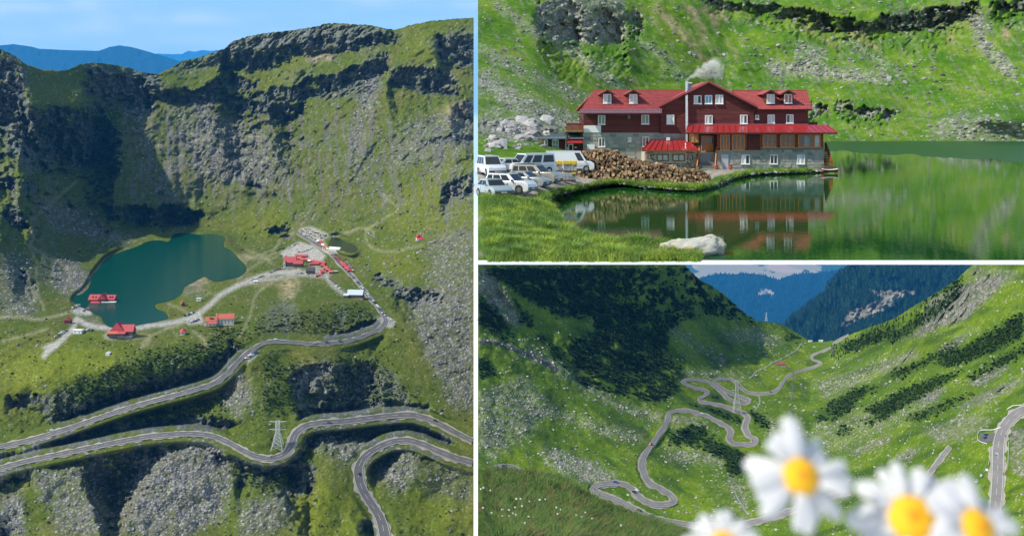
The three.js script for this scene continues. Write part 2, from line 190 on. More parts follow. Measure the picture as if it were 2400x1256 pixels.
const gravelL = areaMap(LB, 2, ({ poly, line }) => { poly([[700, 536], [728, 530], [768, 548], [772, 556], [756, 562], [770, 590], [742, 575], [716, 556], [700, 548]], 0.75); poly([[655, 592], [700, 566], [740, 578], [764, 600], [752, 616], [700, 606], [664, 606]]); poly([[163, 728], [205, 712], [238, 706], [240, 716], [218, 722], [212, 738], [176, 738]]); poly([[430, 752], [470, 735], [478, 758], [440, 762]], 0.9); poly([[96, 812], [130, 800], [138, 812], [110, 832]], 0.8); poly([[240, 790], [252, 778], [290, 790], [262, 798]], 0.7); line(roadD, 11); poly([[548, 672], [600, 655], [640, 650], [690, 640], [740, 622], [780, 640], [760, 652], [690, 648], [600, 664]], 0.75); poly([[880, 740], [926, 752], [920, 768], [900, 766]], 0.8); poly([[575, 838], [592, 822], [606, 828], [580, 852]], 0.8); poly([[745, 625], [780, 660], [812, 690], [800, 692], [770, 668]], 0.7); });
const trackL = areaMap(LB, 1, ({ line }) => { tracksL.forEach((t, i) => line(t, i === 0 ? 5 : 3, i > 18 ? 0.5 : 0.85)); });
const tanL = areaMap(LB, 8, ({ poly, spot }) => { poly([[655, 650], [700, 655], [692, 690], [660, 700]], 0.8); poly([[440, 655], [490, 645], [485, 662], [445, 672]], 0.9); poly([[545, 600], [590, 598], [590, 612], [550, 612]], 0.7); poly([[1040, 250], [1080, 240], [1090, 280], [1050, 290]], 0.6); poly([[720, 130], [770, 120], [775, 135], [725, 142]], 0.9); poly([[300, 780], [345, 770], [350, 800], [310, 800]], 0.4); poly([[460, 790], [490, 800], [480, 812]], 0.6); spot(600, 660, 40, 12, 0.4); });
const sunlitL = areaMap(LB, 24, ({ poly, spot }) => { poly([[0, 800], [160, 810], [330, 830], [260, 880], [120, 930], [0, 960]], 0.9); poly([[830, 590], [960, 590], [990, 640], [900, 650], [850, 620]], 0.8); spot(620, 520, 60, 30, 0.7); poly([[700, 1120], [840, 1160], [880, 1256], [700, 1256], [660, 1180]], 1); poly([[960, 60], [1030, 70], [1050, 150], [960, 140]], 0.7); poly([[620, 140], [760, 130], [690, 190], [620, 210]], 0.6); poly([[1000, 400], [1110, 350], [1110, 520], [940, 560], [900, 500]], 0.6); poly([[280, 570], [390, 545], [400, 566], [300, 585]], 0.8); poly([[640, 800], [880, 770], [700, 830]], 0.5); poly([[930, 1130], [1110, 1190], [1110, 1256], [960, 1256]], 0.7); poly([[60, 200], [220, 190], [220, 260], [80, 260]], 0.5); poly([[380, 700], [500, 670], [520, 690], [420, 740]], 0.7); });  // sunlit grass areas, painted into the ground as brighter yellow-green
const heathShadeL = areaMap(LB, 12, ({ poly }) => { poly([[110, 930], [250, 870], [330, 840], [500, 800], [560, 830], [480, 880], [300, 930], [200, 960], [130, 1000]], 0.9); poly([[560, 780], [700, 740], [880, 710], [880, 740], [760, 790], [620, 790]], 0.55); poly([[620, 850], [720, 850], [700, 960], [620, 960]], 0.5); poly([[560, 1080], [720, 1080], [720, 1140], [580, 1130]], 0.7); poly([[760, 850], [880, 850], [960, 930], [760, 940]], 0.6); poly([[500, 760], [580, 780], [560, 830], [500, 800]], 0.6); poly([[120, 940], [540, 850], [560, 960], [300, 990], [100, 1010]], 0.35); poly([[60, 250], [270, 250], [280, 380], [160, 400], [90, 320]], 0.6); });  // dark scrub slopes, plus hillside shade painted into the ground colour
const warp = (px, py, s, a) => [px + a * fbm(px * s, py * s, 3.1, 3), py + a * fbm(px * s, py * s, 8.7, 3)];
const MND = [[620, 524, 66, 34, 70], [600, 445, 46, 14, 26], [700, 730, 150, 46, 34], [330, 850, 150, 40, 30], [460, 690, 50, 20, 12], [120, 880, 90, 40, 22], [960, 690, 50, 24, 20], [780, 900, 70, 50, 26], [620, 920, 60, 40, 18], [760, 1180, 60, 50, 22], [1000, 1110, 70, 40, 18], [1060, 350, 60, 30, 40], [140, 300, 60, 60, 60], [700, 165, 50, 22, 40], [990, 110, 50, 40, 40]];
const mounds = (px, py) => { let s = 0; for (const m of MND) { const q = ((px - m[0]) / m[2]) ** 2 + ((py - m[1]) / m[3]) ** 2; if (q < 6) s += m[4] * Math.exp(-q); } return s; };
const chuteL = (px, py) => ss(215, 270, py) * (1 - ss(450, 540, py)) * ss(240, 330, px) + 0.8 * (1 - ss(100, 160, px)) * ss(300, 380, py) * (1 - ss(650, 720, py));
const warpC = (px, py) => { const a = warp(px, py, 0.012, 12), b = warp(px, py, 0.05, 9); return [a[0] + b[0] - px, a[1] + b[1] - py]; };
const crackL = (px, py) => ss(-0.5, -0.05, fbm(px / 52, py / 34, 12, 4));
function distL0(px, py) {                                    // without the fine relief
  let d = baseL(px, py);
  const fl = flatL(px, py);
  if (fl > 0.001) { const lk = lakeMaskL(px, py); const fd = flatD(py, LAKE_Y - 3.5 * ss(0.4, 1, lk)); d = lerp(d, fd, fd < d ? ss(0.1, 0.62, fl) : ss(0.4, 0.62, fl)); }
  const tf = tarnFlat(px, py); if (tf > 0.001) d = lerp(d, flatD(py, TARN_Y - 1.5 * ss(0.5, 1, lakeMaskL(px, py))), ss(0.1, 0.7, tf));
  return d;
}
function distL(px, py) {
  let d = distL0(px, py); const nr = Math.max(ss(0.15, 0.8, nearRoadL(px, py)), 0.9 * ss(0.1, 0.7, calmL(px, py))), fl = Math.max(ss(0.05, 0.6, flatL(px, py)), ss(0.05, 0.6, tarnFlat(px, py)));
  const w = warpC(px, py), [off, m0] = cragsL(w[0], w[1]), m = m0 * crackL(px, py), per = py > 780 ? 0.62 : py > 560 ? 1.1 : 1.75;
  d += off * (0.8 + 0.2 * crackL(px, py)) * per * 0.66 * (1 - nr) * (1 - fl);
  const v = at(px, py, d), r = Math.max(m, rockL(px, py), 0.25 * screeL(px, py)), k = d / 2200;
  const broad = fbm(v.x / 210, v.y / 210, v.z / 210, 4), fine = fbm(v.x / 42, v.y / 30, v.z / 42, 4), rg = ridged(v.x / 85, v.y / 130, v.z / 85, 5);
  d += (broad * 26 + fine * (5 + 9 * r) + rg * (4 + 26 * r) + ridged(v.x / 24, v.y / 110, v.z / 24, 4) * (1.5 + 13 * r) + chuteL(px, py) * (2.5 * fbm(px / 16, py / 110, 61, 3) + 11 * fbm(px / 55, py / 220, 62, 3))) * k * (1 - fl) * (1 - 0.97 * nr) - mounds(px, py) * (1 - fl);
  return d;
}
const GL = { mid: [0.080, 0.108, 0.013], brightGreen: [0.145, 0.172, 0.011], dry: [0.130, 0.128, 0.030], heath: [0.030, 0.054, 0.009], rock: [0.105, 0.110, 0.115], pale: [0.30, 0.30, 0.27], scree: [0.125, 0.122, 0.112], tan: [0.38, 0.30, 0.19], gravel: [0.36, 0.345, 0.32], track: [0.33, 0.30, 0.20] };  // the bright green paints sunlit slopes, heath both dark scrub and painted shade
function colourL(px, py, v) {
  const w = warp(px, py, 0.035, 12), a = w[0], b = w[1];
  const n1 = fbm(v.x / 160, v.y / 160, v.z / 160, 4), n2 = fbm(v.x / 22, v.y / 18, v.z / 22, 4), n4 = n3(v.x / 4.5, v.y / 4, v.z / 5), streak = fbm(px / 9, py / 70, 4, 3);
  let c = mix3(GL.mid, GL.dry, ss(-0.1, 0.55, n1 + 0.35 * n2) * 0.75);
  c = mix3(c, GL.brightGreen, clamp(sunlitL(a, b) * (0.75 + 0.5 * n2)));
  c = mix3(c, GL.heath, clamp(heathShadeL(a, b) * (0.85 + 0.8 * n2)) * 0.92); c = mix3(c, GL.heath, ss(0.1, 0.6, n2 + 0.3 * n1) * 0.5);
  const gul = ss(250, 300, py) * (1 - ss(440, 500, py)) * ss(250, 330, px) * (1 - ss(820, 960, px)) + 0.7 * ss(560, 620, px - 420) * ss(260, 300, py) * (1 - ss(520, 600, py)); const ch = fbm(px / 24 + 0.5 * fbm(py / 60, 1, 2, 2), py / 260, 63, 3); c = mix3(c, GL.scree, clamp(clamp(gul) * ss(0.0, 0.45, streak + 0.4 * n2) * 0.8 + chuteL(px, py) * ss(0.1, 0.4, ch + 0.25 * n2) * 0.6));
  const sc = screeL(a, b); c = mix3(c, mix3(GL.scree, GL.pale, ss(0.3, 0.9, n4)), clamp(sc * (0.85 + 0.8 * n2 + 0.5 * streak + 0.35 * n4)));
  c = mix3(c, GL.pale, ss(0.72, 0.95, n4 + 0.25 * n2) * 0.45);
  const wc = warpC(px, py), ledge = ss(0.16, 0.42, fbm(px / 40, py / 9, 21, 4)), m = Math.max(cragsL(wc[0], wc[1])[1] * crackL(px, py) * (1 - 0.6 * ledge), rockL(a, b) * (1 - 0.5 * ledge)), rk = clamp(m * (1.05 + 0.8 * n2 + 0.3 * streak)); c = mix3(c, mix3(GL.rock, GL.pale, clamp(ss(0.2, 0.9, n4 * 0.6 + streak) * 0.5 + 0.35 * rockL(a, b) * ss(-0.2, 0.5, n2))), rk * 0.92);
  c = mix3(c, GL.tan, clamp(tanL(a, b) * (0.8 + 0.7 * n2)));
  c = mix3(c, GL.track, trackL(px, py) * 0.9); c = mix3(c, GL.gravel, clamp(gravelL(px, py) * (0.95 + 0.15 * n4)));
  const n5 = n3b(v.x / 2.2, v.y / 2, v.z / 2.4), s = 1 + 0.24 * n4 + 0.2 * n2 + 0.16 * n5; return [c[0] * s, c[1] * s, c[2] * s];
}
const rowTopL = px => interp(skyL, px) + 2.2 * fbm(px / 12, 2, 5, 4) + 1;
structure(hillside({ px0: -40, px1: 1110, nx: 480, ny: 560, rowTop: rowTopL, rowBottom: () => 1285, dist: distL, colour: colourL, back: 260 }), 'mountain_cirque', 'grassy rocky mountain cirque around the green lake', 'mountain');
function flatShape(line, y, name, m, label, cat) { const s = new THREE.Shape(line.map(p => { const d = flatD(p[1], y); return new THREE.Vector2((p[0] - 1200) / F * d, d); })), g = new THREE.ShapeGeometry(s); g.rotateX(-Math.PI / 2); g.translate(0, y, 0); const o = new THREE.Mesh(g, m); return structure(o, name, label, cat); }
const tealWater = new THREE.MeshPhysicalMaterial({ roughness: 0.2, specularIntensity: 0.2 }); tealWater.color.setRGB(0.001, 0.055, 0.038);
flatShape(lakeL, LAKE_Y + 0.4, 'mountain_lake', tealWater, 'deep teal mountain lake below the cliffs', 'lake');
const tarnWater = new THREE.MeshPhysicalMaterial({ roughness: 0.22, specularIntensity: 0.4 }); tarnWater.color.setRGB(0.010, 0.020, 0.012);
flatShape(tarnL, TARN_Y + 0.3, 'tarn', tarnWater, 'small dark tarn beside the market road', 'pond');
// far blue ranges
function range(name, pts, d, foot, colour, label) {
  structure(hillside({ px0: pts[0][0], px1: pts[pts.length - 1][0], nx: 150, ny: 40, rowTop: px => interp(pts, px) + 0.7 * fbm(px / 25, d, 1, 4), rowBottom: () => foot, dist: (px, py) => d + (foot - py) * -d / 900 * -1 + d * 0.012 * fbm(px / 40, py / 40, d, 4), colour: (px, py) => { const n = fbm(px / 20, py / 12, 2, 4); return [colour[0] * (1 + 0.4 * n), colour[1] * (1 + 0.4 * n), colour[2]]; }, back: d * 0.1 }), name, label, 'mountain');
}
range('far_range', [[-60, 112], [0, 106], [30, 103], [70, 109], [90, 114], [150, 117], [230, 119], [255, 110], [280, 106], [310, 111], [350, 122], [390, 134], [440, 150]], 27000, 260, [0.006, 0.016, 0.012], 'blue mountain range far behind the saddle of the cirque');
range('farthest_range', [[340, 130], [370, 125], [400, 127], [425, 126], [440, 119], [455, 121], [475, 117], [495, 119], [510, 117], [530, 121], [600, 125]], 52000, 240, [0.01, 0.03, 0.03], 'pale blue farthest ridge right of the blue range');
// ------------------------------------------------------------------ the chalet lake and the green hillside behind it (upper right)
const HB = [1090, -240, 2440, 640];
const baseH = surveyed(HB, [1120, 1250, 1360, 1500, 1700, 1950, 2150, 2420], [
  [-240, [440, 460, 480, 505, 525, 545, 545, 530]], [0, [330, 345, 362, 392, 420, 426, 422, 405]], [100, [283, 303, 330, 364, 394, 398, 394, 385]], [200, [222, 246, 288, 336, 366, 370, 366, 352]], [260, [178, 198, 245, 306, 346, 350, 346, 332]], [300, [152, 166, 205, 268, 326, 332, 328, 318]], [330, [136, 146, 172, 215, 262, 317, 317, 317]],
  [352, [125, 132, 152, 172, 195, 290, 312, 312]], [372, [115, 120, 134, 152, 165, 200, 300, 300]], [395, [103, 107, 122, 142, 144.5, 145, 145, 145]], [410, [98, 101, 118, 128, 128.6, 129, 129, 129]], [430, [93, 96, 110, 113, 113, 113, 113, 113]], [460, [84, 88, 95, 97, 97, 97, 97, 97]], [500, [74, 77, 80, 81, 81, 81, 81, 81]], [560, [62, 64, 65, 65.5, 65.5, 66, 66, 66]], [640, [49, 50, 51, 51.6, 51.8, 52, 52, 52]]], 10);
const waterLine = [[1288, 474], [1300, 464], [1330, 454], [1370, 446], [1400, 438], [1450, 434], [1490, 440], [1560, 446], [1620, 450], [1655, 446], [1690, 434], [1720, 421], [1750, 414], [1800, 409], [1860, 408], [1925, 405], [1950, 402], [1950, 392], [1934, 388], [1934, 331], [2100, 331], [2200, 332], [2460, 334], [2460, 660], [1730, 660], [1702, 622], [1690, 596], [1640, 582], [1560, 577], [1500, 571], [1420, 566], [1380, 556], [1342, 542], [1322, 526], [1303, 502], [1288, 486]];
const waterH = areaMap(HB, 3, ({ poly }) => poly(waterLine));
const cragsH = cragField([{ p: [[1262, 18, 30], [1285, 12, 70], [1310, 0, 88], [1345, -10, 100], [1375, 30, 62], [1420, 20, 74], [1462, 30, 66]], k: 1.6, run: 1.2 }, { p: [[1465, 20, 20], [1500, 30, 36]], k: 2, run: 1 }, { p: [[1662, -6, 18], [1740, 2, 22], [1830, 14, 26], [1900, 22, 34], [1960, 34, 42], [2040, 44, 40], [2080, 32, 44], [2160, 24, 48], [2240, 8, 42], [2290, 0, 30]], k: 2.6, run: 1.2 }, { p: [[2340, -20, 40], [2440, -30, 46]], k: 3, run: 1 }, { p: [[1975, 236, 22], [2010, 250, 26], [2060, 256, 24], [2085, 254, 16]], k: 2.4, run: 1 }, { p: [[1902, 244, 24], [1940, 250, 18]], k: 2.6, run: 1 }, { p: [[1118, 285, 22], [1160, 284, 24], [1230, 290, 22], [1275, 300, 20]], k: 1.4, run: 0.8 }]);
const rockH = areaMap(HB, 5, ({ poly, spot }) => { poly([[1262, 20], [1300, -10], [1460, -10], [1470, 95], [1400, 100], [1300, 96], [1290, 60]], 0.6); poly([[1250, 40], [1275, 40], [1285, 70], [1265, 75]], 0.7); poly([[2170, 320], [2200, 280], [2260, 262], [2330, 275], [2400, 290], [2400, 332], [2280, 332]], 0.4); poly([[1120, 282], [1200, 280], [1280, 300], [1270, 330], [1180, 330], [1120, 312]], 0.75); poly([[2080, 30], [2240, 10], [2290, 30], [2200, 70], [2100, 70]], 0.5); poly([[2280, 20], [2320, 20], [2330, 80], [2290, 80]], 0.4); });
const screeH = areaMap(HB, 8, ({ poly, line }) => { line([[1120, 180], [1180, 215], [1260, 255], [1360, 300]], 44, 0.7); line([[1165, 10], [1230, 60], [1300, 95], [1370, 140], [1430, 185], [1460, 205]], 13, 0.9); line([[1120, 110], [1230, 170], [1330, 215], [1390, 240]], 26, 0.45); line([[1500, 90], [1560, 140], [1600, 180]], 9, 0.7); poly([[1790, 150], [1880, 150], [1960, 160], [2080, 175], [2090, 192], [1980, 185], [1900, 175], [1810, 175]], 0.9); poly([[1860, 100], [1930, 110], [1940, 150], [1870, 150]], 0.55); line([[1990, 100], [2060, 140], [2110, 170]], 14, 0.5); line([[2290, 40], [2300, 90], [2320, 120], [2370, 170]], 26, 0.85); poly([[1130, 240], [1360, 280], [1360, 310], [1120, 300]], 0.35); });
const dirtH = areaMap(HB, 4, ({ line, poly, spot }) => { line([[1540, 20], [1580, 60], [1620, 100], [1660, 150]], 12, 0.8); line([[1610, 15], [1640, 55], [1650, 95]], 13, 0.7); line([[1655, 20], [1680, 55]], 12, 0.8); line([[1640, 20], [1700, 40]], 14, 0.6); line([[1890, 60], [1930, 90], [1960, 110]], 8, 0.6); line([[1990, 75], [2030, 95], [2060, 115]], 10, 0.7); spot(2230, 85, 5, 14, 0.8); spot(2360, 75, 8, 18, 0.8); line([[2200, 60], [2280, 60]], 8, 0.5); line([[1700, 90], [1730, 140]], 9, 0.4); });
const groundTrackH = areaMap(HB, 2, ({ poly, line }) => { poly([[1112, 385], [1240, 385], [1360, 398], [1500, 404], [1640, 402], [1700, 394], [1760, 394], [1740, 404], [1700, 410], [1660, 424], [1560, 430], [1460, 426], [1400, 428], [1350, 436], [1300, 446], [1262, 458], [1240, 476], [1215, 466], [1190, 452], [1112, 430]]); poly([[1120, 505], [1150, 500], [1140, 516], [1120, 520]], 0.6); poly([[1440, 585], [1560, 590], [1550, 604], [1480, 600]], 0.6); poly([[1120, 590], [1170, 590], [1165, 604], [1120, 600]], 0.5); });
const GH = { grass: [0.104, 0.196, 0.016], lush: [0.060, 0.150, 0.014], dry: [0.165, 0.225, 0.03], pale: [0.42, 0.40, 0.35], rock: [0.19, 0.19, 0.185], slate: [0.075, 0.078, 0.085], scree: [0.24, 0.235, 0.215], dirt: [0.36, 0.25, 0.17], gravel: [0.32, 0.29, 0.25] };
const warpH = (px, py) => { const a = warp(px, py, 0.014, 16), b = warp(px, py, 0.06, 11); return [a[0] + b[0] - px, a[1] + b[1] - py]; };
const crackH = (px, py) => ss(-0.5, -0.05, fbm(px / 48, py / 30, 31, 4));
function distH(px, py) {
  let d = baseH(px, py); const hill = 1 - ss(250, 345, py), w = warpH(px, py), ck = crackH(px, py), [off, m0] = cragsH(w[0], w[1]), m = m0 * ck;
  const wt = waterH(px, py); d += off * 0.13 * (0.7 + 0.3 * ck); const v = at(px, py, d), r = Math.max(m, rockH(px, py));
  d += (fbm(v.x / 34, v.y / 34, v.z / 34, 4) * 4.5 + fbm(v.x / 7, v.y / 6, v.z / 7, 4) * (0.5 + 1.4 * r) + ridged(v.x / 13, v.y / 18, v.z / 13, 4) * (0.35 + 2.6 * r)) * Math.max(hill, px < 1300 && py < 390 ? 0.4 : 0);
  d -= 12 * Math.exp(-(((px - 2345) / 120) ** 2) - (((py - 272) / 28) ** 2)) * (1 - wt) + 9 * Math.exp(-(((px - 2020) / 90) ** 2) - (((py - 250) / 50) ** 2)) * (1 - wt);
  if (py > 395) d += 0.25 * fbm(v.x / 2, 0, v.z / 2, 3) * (1 - wt);
  if (wt > 0.003 && py > 300) { const lake = (EYE + 0.03 + Math.min(1.3, (py - HZ) / 220 - 0.2) * ss(0.45, 1, wt)) * F / (py - HZ); d = py < 350 && px > 1930 ? Math.min(d, lake) : lerp(d, lake, ss(0.02, 0.5, wt)); }
  return d;
}
function colourH(px, py, v) {
  const w = warp(px, py, 0.05, 7), a = w[0], b = w[1], n1 = fbm(v.x / 26, v.y / 26, v.z / 26, 4), n2 = fbm(v.x / 4, v.y / 3.4, v.z / 4, 4), n4 = n3(v.x / 0.8, v.y / 0.7, v.z / 0.9), down = fbm(px / 8 - py / 14, py / 60, 4, 3);
  let c = mix3(GH.grass, GH.lush, ss(-0.3, 0.5, n1 - 0.3 * n2)); c = mix3(c, GH.dry, ss(0.05, 0.6, -n1 + 0.5 * n2 + 0.5 * down) * 0.6); if (py < 335) c = mix3(c, mix3(GH.scree, [0.12, 0.11, 0.09], 0.4), ss(0.12, 0.5, down + 0.35 * n2) * 0.55);
  c = mix3(c, mix3(GH.scree, GH.pale, ss(0.2, 0.8, n4)), clamp(screeH(a, b) * (0.7 + 0.9 * n2 + 0.5 * n4)));
  if (py < 345) c = mix3(c, GH.pale, ss(0.68, 0.95, n4 * 0.7 + n2 * 0.6) * 0.6);
  c = mix3(c, GH.dirt, clamp(dirtH(a, b) * (0.8 + 0.8 * n2)) * 0.9);
  const wc = warpH(px, py), ledge = ss(0.05, 0.35, fbm(px / 24, py / 6, 27, 4)), m = cragsH(wc[0], wc[1])[1] * crackH(px, py) * (1 - 0.75 * ledge), rk = clamp(Math.max(m, rockH(a, b)) * (1.1 + 0.9 * n2)); c = mix3(c, mix3(py < 120 && px > 1640 ? GH.slate : GH.rock, GH.pale, ss(0.0, 0.9, n2 + 0.5 * n4) * (px > 1640 && py < 120 ? 0.35 : 0.8)), rk * 0.9);
  c = mix3(c, mix3(GH.gravel, [0.2, 0.17, 0.14], ss(-0.1, 0.6, n2)), clamp(groundTrackH(a * 0.35 + px * 0.65, b * 0.35 + py * 0.65) * 1.1));
  const wt = waterH(px, py); if (py > 320) c = mix3(c, [0.07, 0.075, 0.03], ss(0.3, 0.7, wt)); if (wt > 0.05 && wt < 0.45 && py > 400) c = mix3(c, GH.pale, 0.45 * ss(0.1, 0.5, n4));
  const n5 = n3b(v.x / 0.45, v.y / 0.4, v.z / 0.5), s = 1 + 0.2 * n4 + 0.2 * n2 + 0.14 * n5; return [c[0] * s, c[1] * s, c[2] * s];
}
structure(hillside({ px0: 1120, px1: 2430, nx: 560, ny: 372, rowTop: () => -235, rowBottom: () => 610, dist: distH, colour: colourH }), 'lakeside_hillside', 'bright green stony hillside and gravel shore around the chalet', 'hillside');
// water: one sheet at y = 0
{
  const P = [], C = [], I = [], nx = 160, ny = 120;
  for (let j = 0; j <= ny; j++) for (let i = 0; i <= nx; i++) { const d = 56.47 * Math.pow(323 / 56.47, j / ny), px = lerp(1120, 2430, i / nx), py = HZ + EYE * F / d; P.push((px - 1200) / F * d, 0, -d); C.push(0.010, 0.066, 0.012); }
  const I2 = [];
  for (let j = 0; j < ny; j++) for (let i = 0; i < nx; i++) { const a = j * (nx + 1) + i, py = HZ + EYE * F / (56.47 * Math.pow(323 / 56.47, j / ny)), px = lerp(1120, 2430, i / nx); (py < 356 + 22 * ss(1900, 2400, px) + 7 * fbm(px / 90, 3, 1, 3) ? I2 : I).push(a, a + 1, a + nx + 2, a, a + nx + 2, a + nx + 1); }
  const g = new THREE.BufferGeometry(); g.setAttribute('position', new THREE.Float32BufferAttribute(P, 3)); g.setAttribute('color', new THREE.Float32BufferAttribute(C, 3));
  const U = []; for (let i = 0; i < P.length; i += 3) U.push(P[i] / 12, P[i + 2] / 12); g.setAttribute('uv', new THREE.Float32BufferAttribute(U, 2)); g.setIndex(I); g.computeVertexNormals();
  const S = 512, bd = new Uint8Array(S * S * 4); for (let y = 0; y < S; y++) for (let x = 0; x < S; x++) { const u = x / S * Math.PI * 2, v = y / S * Math.PI * 2; const h = 0.5 + 0.22 * n3(Math.cos(u) * 2.2 + 3, Math.sin(u) * 2.2, Math.cos(v) * 4 + Math.sin(v) * 1.3) + 0.2 * n3(Math.cos(u) * 5, Math.sin(u) * 5 + Math.sin(v) * 9, Math.cos(v) * 9); bd.set([h * 255, h * 255, h * 255, 255], (y * S + x) * 4); }
  const bt = new THREE.DataTexture(bd, S, S); bt.wrapS = bt.wrapT = THREE.RepeatWrapping; bt.magFilter = bt.minFilter = THREE.LinearFilter; bt.needsUpdate = true;
  const wm = new THREE.MeshPhysicalMaterial({ vertexColors: true, roughness: 0.012, ior: 1.33, specularIntensity: 0.42, bumpMap: bt, bumpScale: 0.0016 });
  const o = new THREE.Mesh(g, wm); structure(o, 'chalet_lake', 'still green lake mirroring the red chalet', 'lake');
  const g2 = g.clone(); g2.setIndex(I2); g2.computeVertexNormals(); const rm = wm.clone(); rm.roughness = 0.3; rm.bumpScale = 0.05; rm.specularIntensity = 0.5; structure(new THREE.Mesh(g2, rm), 'ruffled_water', 'wind ruffled stretch of the lake along the far bank', 'lake');
}
// ------------------------------------------------------------------ the valley with the winding road (lower right)
const VB = [1090, 600, 2440, 1310];
const baseV = surveyed(VB, [1120, 1300, 1450, 1600, 1750, 1900, 2050, 2200, 2420], [
  [600, [1500, 1680, 1860, 2120, 2500, 2900, 2300, 1720, 1260]], [700, [1440, 1610, 1780, 2040, 2400, 2800, 2160, 1560, 1150]], [760, [1400, 1560, 1720, 1960, 2320, 2650, 2120, 1460, 1080]], [800, [1370, 1520, 1670, 1890, 2230, 2480, 2100, 1400, 1020]], [860, [1325, 1460, 1600, 1780, 2050, 2200, 1860, 1290, 950]], [900, [1290, 1420, 1545, 1690, 1900, 2000, 1680, 1200, 900]], [960, [1240, 1350, 1455, 1575, 1690, 1690, 1440, 1060, 810]],
  [1040, [1180, 1270, 1340, 1420, 1475, 1445, 1250, 930, 720]], [1120, [1120, 1180, 1230, 1280, 1310, 1260, 1085, 830, 660]], [1180, [1080, 1130, 1160, 1190, 1190, 1130, 985, 770, 620]], [1310, [1000, 1030, 1045, 1050, 1030, 960, 840, 670, 560]]], 16);
const topV = [[1090, 620], [1603, 620], [1618, 634], [1640, 655], [1672, 672], [1700, 690], [1730, 722], [1755, 740], [1775, 752], [1800, 754], [1825, 757], [1850, 768], [1872, 782], [1898, 800], [1930, 802], [1962, 797], [1990, 786], [2020, 774], [2070, 757], [2105, 742], [2150, 713], [2200, 684], [2245, 655], [2268, 632], [2282, 620], [2440, 620]];
const roadV = [[1990, 785], [1983, 789], [1963, 801], [1949, 815], [1927, 824], [1904, 835], [1905, 842], [1924, 852], [1913, 859], [1872, 871], [1845, 885], [1836, 897], [1828, 910], [1815, 919], [1803, 922], [1774, 923], [1749, 918], [1733, 904], [1718, 892], [1699, 889], [1683, 890], [1674, 894], [1683, 904], [1708, 919], [1739, 932], [1755, 939], [1749, 944], [1728, 944], [1712, 938], [1695, 923], [1675, 905], [1654, 894], [1633, 891], [1612, 891], [1601, 895], [1610, 902], [1637, 911], [1652, 914], [1659, 920], [1654, 927], [1641, 935], [1644, 941], [1658, 945], [1683, 949], [1718, 960], [1747, 972], [1753, 980], [1749, 991], [1747, 1003], [1755, 1020], [1772, 1032], [1766, 1040], [1739, 1042], [1718, 1038], [1710, 1028], [1712, 1014], [1706, 1001], [1687, 991], [1656, 976], [1625, 966], [1604, 963], [1583, 964], [1569, 969], [1567, 982], [1557, 1001], [1538, 1028], [1521, 1053], [1508, 1076], [1505, 1094], [1509, 1109], [1522, 1132], [1551, 1148], [1574, 1164], [1580, 1177], [1556, 1184], [1525, 1180], [1499, 1166], [1483, 1148], [1460, 1136], [1426, 1134], [1398, 1140], [1390, 1149], [1406, 1158], [1452, 1176], [1499, 1200], [1530, 1215], [1582, 1226], [1634, 1233], [1700, 1234], [1760, 1226], [1850, 1200], [1900, 1180], [1950, 1163], [1995, 1153]];
const roadW = [[2440, 950], [2410, 960], [2385, 970], [2364, 990], [2349, 1016], [2343, 1039], [2341, 1075], [2340, 1112], [2338, 1150], [2334, 1200], [2330, 1290]];
const roadX = [[2170, 1120], [2195, 1091], [2212, 1068], [2229, 1047]];
const roadY = [[1148, 1106], [1156, 1098], [1170, 1094], [1186, 1092], [1206, 1096], [1222, 1106]];
const roadZ = [[1530, 1222], [1570, 1236], [1620, 1250], [1680, 1262]];
const streamV = [[1878, 806], [1868, 820], [1850, 832], [1832, 842], [1812, 850], [1795, 862], [1772, 872], [1764, 882], [1756, 888]], streamW = [[1778, 926], [1782, 940], [1776, 955], [1770, 962]];
const nearRoadV = areaMap(VB, 4, ({ line }) => { line(roadV, 22); line(roadW, 60); line(roadX, 30); line(roadY, 16); line(roadZ, 22); });
